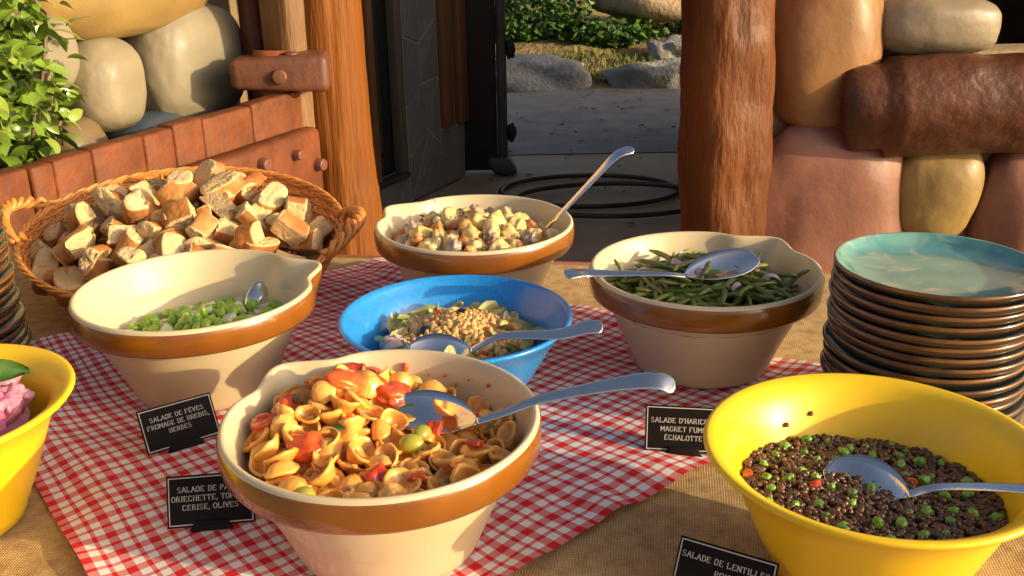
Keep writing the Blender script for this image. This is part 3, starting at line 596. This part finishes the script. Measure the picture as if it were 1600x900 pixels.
vs, fs = blob(.0125, .012, .015, 2, .05, 1, 3); OLM = mesh('olive', vs, fs, olm)
for (u, v, dz) in [(-.066, -.124, .012), (.045, .0, .012), (.035, -.022, .012), (.095, -.06, .006)]:
    x, y = px + u, py + v; piece('olive', OLM, (x, y, pz(x, y) + dz), (q.uniform(0, 3), 1.2, q.uniform(0, 6)), 'round green olive lying in the pasta', 'olive', 'olives in the pasta', 1, (px, py, .13))
herb = mat('herb', (.03, .09, .012), (.07, .15, .02), .5, 40)
vs, fs = grid(4, 6, lambda u, v: ((u - .5) * .010 * math.sin(math.pi * min(1, v * .95 + .05)), v * .022, .003 * math.sin(v * 3 + u)))
HM = mesh('herb', vs, fs, herb)
for (x, y) in heap(px, py, .13, 16, .03, 77): piece('herb_leaf', HM, (x, y, pz(x, y) + .014), (q.uniform(-.6, .6), q.uniform(-.6, .6), q.uniform(0, 6)), 'dark green herb shred on the pasta', 'herb', 'herb shreds on the pasta')
vs, fs = blob(.0055, .004, .007, 5, .3, 2, 2); FL = mesh('fleck', vs, fs, tom)
for (a, zz, s) in [(1.50, .912, 1), (1.53, .901, .5), (1.30, .905, .35), (1.16, .907, .4), (1.05, .899, .45), (1.2, .893, .4), (.75, .91, .4), (1.62, .9, .35), (.95, .908, .3)]:
    rr = .1705 - (.93 - zz) * .42; piece('sauce_fleck', FL, (px + rr * math.cos(a), py + rr * math.sin(a), zz), (0, 0, a), 'tiny orange sauce fleck stuck on the inside of front bowl', 'food fleck', 'sauce flecks', s)
# --- broad beans and cheese
bx, by = -.4843, 1.4504
def bz(x, y): u, v = x - bx, y - by; return .850 + .10 * u + .026 * math.exp(-((u - .02) ** 2 + v * v) / .005)
favm = mat('fava', (.20, .40, .02), (.32, .50, .05), .35, 20, coat=.15, rnd=[(.12, .30, .02), (.44, .56, .06), (.26, .46, .03)])
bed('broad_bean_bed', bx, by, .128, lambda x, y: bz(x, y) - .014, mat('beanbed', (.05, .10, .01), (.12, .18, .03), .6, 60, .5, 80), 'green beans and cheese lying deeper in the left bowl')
vs, fs = blob(.0125, .009, .0075, 3, .15, 1.3, 3); FV = mesh('fava', vs, fs, favm)
chm = mat('cheese', (.72, .68, .48), (.62, .58, .38), .6, 25, .2, 60, sss=.2)
vs, fs = cbox(-.010, .010, -.009, .009, -.008, .008, .002); CH = mesh('cheese', vs, fs, chm)
q = random.Random(8)
for i, (x, y) in enumerate(heap(bx, by, .122, 170, .0145, 9)):
    k = q.random()
    if k < .80: piece('broad_bean', FV, (x, y, bz(x, y) + q.uniform(-.004, .011)), rrot(), 'shelled green broad bean in the left cream bowl', 'bean', 'broad beans', q.uniform(.9, 1.25), (bx, by, .12))
    else: piece('cheese_cube', CH, (x, y, bz(x, y) + q.uniform(-.002, .008)), rrot(.6), 'small white sheep cheese cube among the broad beans', 'cheese', 'cheese cubes', q.uniform(.7, 1.1), (bx, by, .12))
# --- seafood and potato
sx, sy = -.0667, 1.765
def sz(x, y): u, v = x - sx, y - sy; return .892 + .024 * math.exp(-(u * u + (v - .01) ** 2) / .009)
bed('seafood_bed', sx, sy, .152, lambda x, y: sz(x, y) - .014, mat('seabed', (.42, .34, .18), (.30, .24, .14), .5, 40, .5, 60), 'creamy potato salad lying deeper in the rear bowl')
pom = mat('potato', (.62, .42, .12), (.70, .54, .24), .4, 40, .4, 70, rnd=[(.64, .45, .12), (.72, .58, .32)], dist=.006, coat=.15)
mum = mat('mussel', (.60, .24, .06), (.42, .13, .03), .35, 40, .3, 50, coat=.2, rnd=[(.66, .34, .12), (.46, .19, .07)])
sqm = mat('squid', (.52, .40, .28), (.22, .12, .10), .35, 45, .4, 70, coat=.2, rnd=[(.62, .50, .36), (.26, .15, .13), (.55, .44, .32)], dist=.006)
def ms(nm, n, d, m, sub=3, amp=.3, fr=1.5, power=1): return [mesh(nm, *blob(*d, seed=i + 60, amp=amp, freq=fr, sub=sub, power=power), m) for i in range(n)]
POT = ms('potato', 4, (.018, .015, .012), pom, 3, .55, 1.5, .62); MUS = ms('mussel', 2, (.021, .012, .010), mum); SQU = ms('squid', 3, (.019, .014, .012), sqm, 3, .6, 2)
q = random.Random(12)
for lay, (n, md, dz) in enumerate([(70, .025, -.004), (42, .030, .008)]):
    for (x, y) in heap(sx, sy, .145 if lay == 0 else .115, n, md, 14 + lay):
        k = q.random(); zz = sz(x, y) + dz + q.uniform(-.003, .005)
        if k < .52: piece('potato_chunk', POT[q.randrange(4)], (x, y, zz), rrot(), 'pale yellow potato chunk in the rear bowl', 'potato', 'potato chunks', q.uniform(.85, 1.2), (sx, sy, .13))
        elif k < .74: piece('mussel', MUS[q.randrange(2)], (x, y, zz), rrot(.4), 'orange mussel among the potatoes of rear bowl', 'mussel', 'mussels', 1, (sx, sy, .13))
        else: piece('squid_piece', SQU[q.randrange(3)], (x, y, zz), rrot(), 'purplish grey squid piece among the potatoes', 'squid', 'squid pieces', q.uniform(.8, 1.2), (sx, sy, .13))
for i, (x, y) in enumerate(heap(sx, sy, .13, 24, .03, 88)): piece('herb_leaf', HM, (x, y, sz(x, y) + .018), (q.uniform(-.6, .6), q.uniform(-.6, .6), q.uniform(0, 6)), 'green herb shred on the seafood salad', 'herb', 'herb shreds on the seafood', .6)
# --- green beans
gx, gy = .3045, 1.5005
def gz(x, y): u, v = x - gx, y - gy; return .888 + .026 * math.exp(-(u * u + v * v) / .010)
grm = mat('greenbean', (.11, .15, .02), (.17, .20, .03), .35, 25, coat=.2, rnd=[(.06, .10, .012), (.16, .18, .022), (.27, .26, .045)])
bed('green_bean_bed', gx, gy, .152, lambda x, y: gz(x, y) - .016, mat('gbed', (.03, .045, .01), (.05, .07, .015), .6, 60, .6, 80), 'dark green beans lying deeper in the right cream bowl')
def beanm(seed):
    q = random.Random(seed); L = q.uniform(.045, .062); b = q.uniform(-.012, .012)
    return mesh('greenbean', *tube([(L * (t - .5) * 2, b * (1 - (2 * t - 1) ** 2), .002 * math.sin(t * 9 + seed)) for t in [i / 9 for i in range(10)]], [.0022, .0042, .0048, .0047, .005, .0047, .0048, .0046, .0042, .0018], 7), grm)
GB = [beanm(i) for i in range(8)]
q = random.Random(30)
for lay, (n, dz, rad) in enumerate([(95, -.006, .125), (95, .002, .118), (60, .011, .095)]):
    for (x, y) in heap(gx, gy, rad, n, .012, 50 + lay):
        piece('green_bean', GB[q.randrange(8)], (x, y, gz(x, y) + dz + q.uniform(-.003, .003)), (q.uniform(0, 6), q.uniform(-.22, .22), q.uniform(0, 6.3)), 'dark cooked green bean in the right cream bowl', 'green bean', 'green beans', q.uniform(.75, 1.0), (gx, gy, .11))
# a few beans leaning on the wall
for (u, v, rz, ry) in [(.135, -.02, .5, -.5), (-.12, .02, 2.9, -1.0), (.10, .07, 1.0, -.4)]: piece('green_bean', GB[1], (gx + u, gy + v, .905), (0, ry, rz), 'dark cooked green bean leaning on the bowl wall', 'green bean', 'green beans leaning on the wall', .8)
onm = mat('onion', (.60, .46, .44), (.52, .32, .34), .3, 14, coat=.2, sss=.2, rnd=[(.66, .56, .52), (.48, .26, .30)])
vs, fs = grid(10, 4, lambda u, v: (.022 * math.cos(u * 2.6), .022 * math.sin(u * 2.6) - .012, (v - .5) * .014 + .003 * math.sin(u * 4))); ONM = mesh('onion', vs, fs, onm)
for (x, y) in heap(gx, gy, .11, 13, .045, 41): piece('shallot_slice', ONM, (x, y, gz(x, y) + .016), (1.2 + q.uniform(-.6, .6), q.uniform(-.5, .5), q.uniform(0, 6)), 'pinkish shallot slice on the green beans', 'shallot', 'shallot slices', q.uniform(.5, .85), (gx, gy, .11))
# --- grain salad in the blue bowl
ux, uy = -.084, 1.387
def uz(x, y): u, v = x - ux, y - uy; return .843 + .032 * math.exp(-((u - .0) ** 2 + (v - .02) ** 2) / .006)
def grains(name, cx, cy, rad, zf, n, d, m, label, seed, thick=.006):
    q = random.Random(seed); vs0, fs0 = ICO[2]; V, Fc = [], []
    for i in range(n):
        a = q.uniform(0, 6.2832); r = rad * math.sqrt(q.random()); x, y = cx + r * math.cos(a), cy + r * math.sin(a); M3 = Euler((q.uniform(0, 6), q.uniform(0, 6), 0)).to_matrix(); s = q.uniform(.8, 1.2)
        c = Vector((x, y, zf(x, y) + q.uniform(-thick, thick))); k = len(V)
        V += [c + M3 @ Vector((v.x * d[0], v.y * d[1], v.z * d[2])) * s for v in vs0]; Fc += [tuple(j + k for j in f) for f in fs0]
    return tag(obj(name, V, Fc, m), label, 'grain', kind='stuff')
grainm = mat('wheat', (.52, .27, .08), (.64, .42, .17), .4, 90, coat=.2)
bed('grain_bed', ux, uy, .118, lambda x, y: uz(x, y) - .006, mat('grbed', (.20, .12, .04), (.3, .2, .08), .6, 60, .5, 90), 'dressed leaves and grains lying deeper in blue bowl')
grains('wheat_grains', ux, uy + .015, .100, lambda x, y: uz(x, y) + .008, 2600, (.0062, .0042, .004), grainm, 'golden wheat grains heaped in the blue bowl', 3, .007)
lem = mat('endive', (.46, .47, .17), (.34, .36, .10), .4, 25, coat=.15, rnd=[(.50, .48, .22), (.26, .30, .08), (.60, .56, .34)])
vs, fs = grid(5, 8, lambda u, v: ((u - .5) * .030 * math.sin(math.pi * (v * .85 + .12)) ** .6, (v - .5) * .060, .010 * (u - .5) ** 2 * 4 + .006 * math.sin(v * 6))); LEA = mesh('endive', vs, fs, lem)
q = random.Random(55)
for (x, y) in heap(ux, uy, .118, 70, .015, 18):
    if math.hypot(x - ux, y - uy - .025) < .068 and q.random() < .9: continue
    piece('endive_leaf', LEA, (x, y, uz(x, y) + .010), (q.uniform(-1.1, 1.1), q.uniform(-1.1, 1.1), q.uniform(0, 6.3)), 'yellow green endive shred in the blue bowl', 'leaf', 'endive shreds', q.uniform(.6, 1.0), (ux, uy, .11))
blk = mat('blackolive', (.012, .008, .012), rough=.2, coat=.4)
vs, fs = blob(.013, .012, .0125, 1, .08, 1, 3); BO = mesh('black_olive', vs, fs, blk)
for i, (u, v) in enumerate([(-.047, .0), (.006, .045)]): x, y = ux + u, uy + v; piece('black_olive', BO, (x, y, uz(x, y) + .010), rrot(), ('shiny black olive left of centre in blue bowl', 'shiny black olive at the heap top in blue bowl')[i], 'olive', 'black olives')
for (u, v, s) in [(-.085, -.03, 1.0), (-.065, -.05, 1.1), (-.095, -.01, .9)]: x, y = ux + u, uy + v; piece('onion_slice', ONM, (x, y, uz(x, y) + .016), (.9, .2, u * 30), 'pink red onion slice at left in blue bowl', 'onion', 'onion slices in the blue bowl', s)
for (u, v, s) in [(-.03, .05, .5), (.08, .02, .5), (.04, -.06, .45), (-.06, .03, .4), (.09, -.03, .45)]: x, y = ux + u, uy + v; piece('tomato_dice', TOMS[1], (x, y, uz(x, y) + .010), rrot(), 'small red tomato dice in blue bowl', 'tomato', 'tomato dice in the blue bowl', s, (ux, uy, .11))
# --- lentils
lx, ly = .379, .934
def lz(x, y): u, v = x - lx, y - ly; return .872 - .06 * v - .03 * u + .008 * math.exp(-((u + .05) ** 2 + (v + .03) ** 2) / .006)
lenm = mat('lentil', (.055, .023, .011), (.19, .085, .032), .35, 120, coat=.2, detail=2)
bed('lentil_bed', lx, ly, .134, lambda x, y: lz(x, y) - .006, mat('lbed', (.02, .012, .008), (.04, .022, .012), .7, 90, .6, 120), 'dark lentils lying deeper in yellow bowl')
grains('lentils', lx, ly, .132, lz, 4600, (.0041, .0041, .0025), lenm, 'small dark brown lentils filling the front right yellow bowl', 4, .005)
pem = mat('pea', (.10, .30, .02), (.16, .38, .03), .3, 20, coat=.15, bump=.4, bscale=160, dist=.002, rnd=[(.12, .32, .02), (.28, .48, .07)])
vs, fs = blob(.0070, .0064, .0056, 1, .35, 2.2, 3, 1, .04); PEA = mesh('pea', vs, fs, pem)
q = random.Random(61)
for (x, y) in heap(lx, ly, .127, 62, .016, 23): piece('pea', PEA, (x, y, lz(x, y) + q.uniform(.001, .007)), rrot(), 'bright green pea among the dark lentils', 'pea', 'peas in the lentils', q.uniform(.7, 1.1), (lx, ly, .12))
for (u, v) in [(-.06, -.005), (-.125, .03), (.05, .012)]: x, y = lx + u, ly + v; piece('carrot_dice', TOMS[2], (x, y, lz(x, y) + .004), rrot(), 'small orange red carrot piece among the lentils', 'carrot', 'carrot pieces', .30, (lx, ly, .12))
# lentils stuck on the wall
vs, fs = blob(.004, .004, .003, 1, .1, 1, 2); LT = mesh('lentil', vs, fs, lenm)
for (a, zz) in [(2.0, .888), (1.75, .895)]: rr = .128 + (zz - .87) * .55; piece('stray_lentil', LT, (lx + rr * math.cos(a), ly + rr * math.sin(a), zz), (0, 0, 0), 'single stray lentil stuck on the yellow bowl wall', 'lentil', 'stray lentils')
for (u, v) in [(-.02, .018), (-.006, .012), (.004, -.006), (-.012, -.002), (.012, -.016)]: piece('stray_lentil', LT, (.377 + u, .936 + v, .8815), (0, 0, 0), 'single lentil lying in the scoop of the lentil spoon', 'lentil', 'lentils on the spoon', 1.2)
# --- beetroot salad
ex, ey = -.7046, 1.079
def ez(x, y): u, v = x - ex, y - ey; return .885 + .038 * math.exp(-((u - .03) ** 2 + (v - .01) ** 2) / .008)
bem = mat('beetroot', (.66, .24, .36), (.40, .05, .17), .4, 55, .5, 90, coat=.15, rnd=[(.74, .40, .46), (.48, .10, .22), (.70, .36, .40)], dist=.006)
bed('beetroot_bed', ex, ey, .112, lambda x, y: ez(x, y) - .014, bem, 'pink creamy beetroot lying deeper in left yellow bowl')
BEE = ms('beet', 4, (.022, .016, .013), bem, 3, .7, 2.2, .75)
q = random.Random(71)
for (x, y) in heap(ex, ey, .098, 80, .018, 29): piece('beetroot_chunk', BEE[q.randrange(3)], (x, y, ez(x, y) + q.uniform(-.003, .006)), rrot(), 'pink cream-coated beetroot chunk in the left yellow bowl', 'beetroot', 'beetroot chunks', q.uniform(.8, 1.2), (ex, ey, .12))
vs, fs = grid(6, 10, lambda u, v: ((u - .5) * .040 * math.sin(math.pi * (v * .93 + .04)) ** .8, (v - .5) * .085, .012 * (u - .5) ** 2 * 4 - .012 * v * v))
tag(obj('bay_leaf', vs, fs, herb, loc=(ex + .075, ey + .045, ez(ex + .075, ey + .045) + .034), rot=(0, .7, -1.3), scale=.8), 'single dark green leaf garnish on the pink beetroot', 'leaf')
# ================================================================ SPOONS
steel = mat('steel', (.82, .80, .77), (.74, .72, .69), .15, 60, .03, 300, metal=1)
def spoon(label, tip, neck, handle, W=.062, D=.013, hw=(.009, .010, .015, .023, .024), up=(0, -.5, .85), scoop=True):
    t = empty('serving_spoon', handle[-1], label, 'spoon', 'steel serving spoons'); o0 = Vector(handle[-1]); up = Vector(up).normalized(); tip, neck = Vector(tip), Vector(neck)
    def loft(C, Ws, Ds, T, nm):
        n = 9; V, Fc = [], []; m = len(C)
        for top in (1, 0):
            for i, c in enumerate(C):
                tg = (C[min(i + 1, m - 1)] - C[max(i - 1, 0)]).normalized(); sd_ = tg.cross(up).normalized(); nn = sd_.cross(tg)
                for k in range(n):
                    s = -1 + 2 * k / (n - 1); e = (1 - s * s)
                    V.append(c + sd_ * (s * Ws[i] / 2) + nn * (-Ds[i] * e - (0 if top else T * (.35 + .65 * e ** .5))) - o0)
        o = m * n
        for i in range(m - 1):
            for k in range(n - 1):
                a = i * n + k; Fc.append((a, a + 1, a + n + 1, a + n)); Fc.append((o + a, o + a + n, o + a + n + 1, o + a + 1))
            for k in (0, n - 1): a = i * n + k; f = (a, a + n, o + a + n, o + a); Fc.append(f if k == 0 else f[::-1])
        for i in (0, m - 1):
            for k in range(n - 1): a = i * n + k; f = (a, o + a, o + a + 1, a + 1); Fc.append(f if i == 0 else f[::-1])
        obj(nm, V, Fc, steel, t)
    H = crom([neck] + handle, 10); m = len(H); Ws = []
    for i in range(m):
        x = i / (m - 1) * (len(hw) - 1); j = min(int(x), len(hw) - 2); w = hw[j] + (hw[j + 1] - hw[j]) * (x - j); e = (m - 1 - i) / 3.0
        Ws.append(w * (math.sqrt(max(.12, 1 - (1 - e) ** 2)) if e < 1 else 1))
    loft(H, Ws, [-.0010] * m, .0024, 'handle')
    if scoop:
        C, Wd, Dd = [], [], []
        for i in range(25):
            s = i / 24; C.append(tip.lerp(neck, s)); Wd.append(max(.006, W * math.sin(math.pi * (.02 + .98 * s) ** .85) ** .62) if s < .985 else hw[0]); Dd.append(D * math.sin(math.pi * s) ** .8)
            if s > .8: Wd[-1] = max(hw[0], Wd[-1])
        loft(C, Wd, Dd, .0018, 'scoop')
spoon('steel spoon resting on the pasta, handle over the rim of front bowl', (-.146, 1.083, .913), (-.043, 1.03, .916), [(-.01, 1.034, .925), (.034, 1.04, .939), (.114, 1.036, .957), (.160, 1.032, .963), (.183, 1.03, .955)])
spoon('steel spoon in the grain salad of the blue bowl', (-.150, 1.312, .880), (-.060, 1.304, .882), [(-.035, 1.303, .896), (-.01, 1.303, .904), (.061, 1.286, .912), (.10, 1.282, .923), (.124, 1.28, .925)], .06)
spoon('steel spoon lying on the green beans with handle pointing left', (.389, 1.516, .944), (.266, 1.456, .932), [(.235, 1.452, .937), (.16, 1.456, .938), (.118, 1.455, .940), (.098, 1.445, .944), (.080, 1.438, .943)], .07, .010, up=(-.1, -.35, .9))
spoon('steel spoon scooping lentils in the yellow bowl, handle to the right', (.343, .970, .886), (.407, .904, .889), [(.44, .900, .900), (.489, .846, .931), (.53, .80, .95), (.58, .74, .965)], .062, .010, (.009, .009, .012, .018, .02))
spoon('steel spoon standing upright in the seafood bowl at the back', (.0, 1.80, .87), (.050, 1.803, .885), [(.071, 1.799, .91), (.091, 1.786, .936), (.15, 1.787, .999), (.192, 1.79, 1.042), (.225, 1.80, 1.052)], .05, .012, (.008, .009, .012, .018, .022), (-.5, -.55, .6))
spoon('short bent steel spoon handle sticking up among the broad beans', (-.45, 1.46, .83), (-.430, 1.50, .835), [(-.424, 1.519, .850), (-.421, 1.523, .870), (-.417, 1.529, .884), (-.411, 1.543, .889), (-.404, 1.560, .885)], .04, .008, (.020, .022, .024, .026, .026), (0, -.9, .4))
# ================================================================ LABEL CARDS
SF = {  # capital letters as strokes in a 0-1 box; the foot serifs are added below
 'A': [[(.05, 0), (.45, 1), (.85, 0)], [(.2, .36), (.7, .36)]], 'B': [[(.15, 0), (.15, 1), (.6, 1), (.72, .87), (.72, .67), (.58, .54), (.15, .54)], [(.58, .54), (.78, .4), (.78, .14), (.62, 0), (.15, 0)]],
 'C': [[(.8, .8), (.62, 1), (.3, 1), (.1, .75), (.1, .25), (.3, 0), (.62, 0), (.8, .2)]], 'D': [[(.15, 0), (.15, 1), (.5, 1), (.8, .75), (.8, .25), (.5, 0), (.15, 0)]], 'E': [[(.75, .82), (.75, 1), (.15, 1), (.15, 0), (.78, 0), (.78, .18)], [(.15, .52), (.58, .52)]],
 'F': [[(.75, .82), (.75, 1), (.15, 1), (.15, 0)], [(.15, .52), (.58, .52)]], 'G': [[(.8, .8), (.62, 1), (.3, 1), (.1, .75), (.1, .25), (.3, 0), (.62, 0), (.8, .15), (.8, .45), (.52, .45)]], 'H': [[(.15, 0), (.15, 1)], [(.78, 0), (.78, 1)], [(.15, .52), (.78, .52)]],
 'I': [[(.25, 0), (.25, 1)]], 'L': [[(.15, 1), (.15, 0), (.75, 0), (.75, .2)]], 'M': [[(.1, 0), (.1, 1), (.5, .35), (.9, 1), (.9, 0)]], 'N': [[(.12, 0), (.12, 1), (.8, 0), (.8, 1)]], 'O': [[(.3, 0), (.1, .25), (.1, .75), (.3, 1), (.62, 1), (.82, .75), (.82, .25), (.62, 0), (.3, 0)]],
 'P': [[(.15, 0), (.15, 1), (.6, 1), (.76, .85), (.76, .62), (.6, .47), (.15, .47)]], 'R': [[(.15, 0), (.15, 1), (.6, 1), (.76, .85), (.76, .65), (.6, .5), (.15, .5)], [(.45, .5), (.82, 0)]], 'S': [[(.74, .82), (.58, 1), (.28, 1), (.12, .85), (.12, .65), (.28, .54), (.6, .46), (.78, .34), (.78, .15), (.6, 0), (.28, 0), (.1, .18)]],
 'T': [[(.06, .82), (.06, 1), (.82, 1), (.82, .82)], [(.44, 1), (.44, 0)]], 'U': [[(.12, 1), (.12, .2), (.3, 0), (.62, 0), (.8, .2), (.8, 1)]], 'V': [[(.06, 1), (.45, 0), (.84, 1)]], "'": [[(.15, 1), (.1, .75)]], ',': [[(.15, .08), (.06, -.18)]]}
SER = {'A': [(.05, 0), (.85, 0)], 'F': [(.15, 0)], 'H': [(.15, 0), (.15, 1), (.78, 0), (.78, 1)], 'I': [(.25, 0), (.25, 1)], 'L': [(.15, 1)], 'M': [(.1, 0), (.9, 0)], 'N': [(.12, 0), (.8, 1)], 'P': [(.15, 0)], 'R': [(.15, 0), (.82, 0)], 'T': [(.44, 0)], 'U': [(.12, 1), (.8, 1)], 'V': [(.06, 1), (.84, 1)]}
ADV = {'I': .55, 'M': 1.12, "'": .35, ',': .4, ' ': .55}
def text_mesh(lines, hgt, lead, y0, m, fixed=None):
    V, Fc = [], []
    def bar(a, b, w):
        a, b = Vector((a[0], a[1], 0)), Vector((b[0], b[1], 0)); d = (b - a).normalized(); s = Vector((-d.y, d.x, 0)) * w / 2; e = d * w * .35; k = len(V)
        V.extend([a - e - s, b + e - s, b + e + s, a - e + s]); Fc.append((k, k + 1, k + 2, k + 3))
    for li, ln in enumerate(lines):
        acc = {'È': ('E', -1), 'É': ('E', 1), 'Â': ('A', 0)}
        wid = sum(ADV.get(acc.get(c, (c,))[0], 1.0) for c in ln) * hgt * .93; x = -wid / 2 if fixed is None else fixed; y = y0 - li * lead
        for c in ln:
            b, ac = acc.get(c, (c, None))
            for st_ in SF.get(b, []):
                for i in range(len(st_) - 1):
                    p0, p1 = st_[i], st_[i + 1]; thin = abs(p1[1] - p0[1]) < .2
                    bar((x + p0[0] * hgt * .9, y + p0[1] * hgt), (x + p1[0] * hgt * .9, y + p1[1] * hgt), hgt * (.10 if thin else .17))
            for (a, bb) in SER.get(b, []): bar((x + (a - .13) * hgt * .9, y + bb * hgt), (x + (a + .13) * hgt * .9, y + bb * hgt), hgt * .09)
            if ac is not None:
                if ac == 0: bar((x + .3 * hgt, y + 1.08 * hgt), (x + .42 * hgt, y + 1.22 * hgt), hgt * .09); bar((x + .42 * hgt, y + 1.22 * hgt), (x + .54 * hgt, y + 1.08 * hgt), hgt * .09)
                else: bar((x + (.42 - .12 * ac) * hgt, y + 1.1 * hgt), (x + (.42 + .12 * ac) * hgt, y + 1.24 * hgt), hgt * .1)
            x += ADV.get(b, 1.0) * hgt * .93
    return V, Fc
cardm = mat('card_black', (.009, .006, .005), (.012, .009, .008), .6, 30, spec=.15); inkm = mat('card_white', (.55, .52, .48), rough=.6)
def card(bl, edge, lean, lines, label, w=.104, h=.062, hgt=.0062, y0=None, lead=.0125):
    e = Vector((math.cos(edge), math.sin(edge), 0)); bk_ = Vector((-e.y, e.x, 0)); upv = (Vector((0, 0, 1)) * math.cos(lean) + bk_ * math.sin(lean)); nrm = e.cross(upv)
    M4 = Matrix((e, upv, nrm)).transposed().to_4x4(); M4.translation = Vector(bl) + e * w / 2 + Vector((0, 0, .006))
    t = tag(put('menu_card', None, mtx=M4), label, 'sign', 'black menu cards'); t.empty_display_size = .03
    vs, fs = cbox(-w / 2, w / 2, 0, h, -.0018, 0, .0007, 1); obj('board', vs, fs, cardm, t, smooth=False)
    i, b = .0022, .0013; V, Fc = [], []
    x1, y1, x2, y2 = -w / 2 + i, i, w / 2 - i, h - i
    for (a, c, d, f) in ((x1, y1, x2, y1 + b), (x1, y2 - b, x2, y2), (x1, y1 + b, x1 + b, y2 - b), (x2 - b, y1 + b, x2, y2 - b)):
        k = len(V); V += [(a, c, .0004), (d, c, .0004), (d, f, .0004), (a, f, .0004)]; Fc.append((k, k + 1, k + 2, k + 3))
    obj('border', V, Fc, inkm, t, smooth=False)
    V, Fc = text_mesh(lines, hgt, lead, h * .66 if y0 is None else y0, inkm); obj('lettering', [(v[0], v[1], .0005) for v in V], Fc, inkm, t, smooth=False)
    vs, fs = cbox(-.020, .020, -.006, .007, -.004, .004, .002); vs = [Vector((v.x * (1 + .3 * sstep(.007, -.006, v.y)), v.y, v.z)) for v in vs]; obj('clip_foot', vs, fs, cardm, t)
card((-.503, 1.218, TZ), math.atan2(.056, .082), R_(31), ['SALADE DE FÈVES', 'FROMAGE DE BREBIS,', 'HERBES'], 'black menu card reading salade de fèves before the broad bean bowl', hgt=.0058, y0=.042, lead=.0100)
card((-.421, 1.041, TZ), math.atan2(.013, .103), R_(28), ['SALADE DE PÂTES', 'ORIECHETTE, TOMATE', 'CERISE, OLIVES'], 'black menu card for pasta salad, half hidden behind the front bowl', hgt=.0060, y0=.042, lead=.0108)
card((.176, 1.208, TZ), math.atan2(-.013, .087), R_(28), ["SALADE D'HARICOTS", 'MAGRET FUMÉ', 'ÉCHALOTTE'], 'black menu card for green beans, half hidden behind the yellow bowl', hgt=.0062, y0=.039, lead=.0115)
card((.163, .905, TZ), math.atan2(-.054, .093), R_(31), ['SALADE DE LENTILLES', 'POIS'], 'black menu card for lentils at the bottom edge', w=.108, hgt=.0059, y0=.042, lead=.0125)
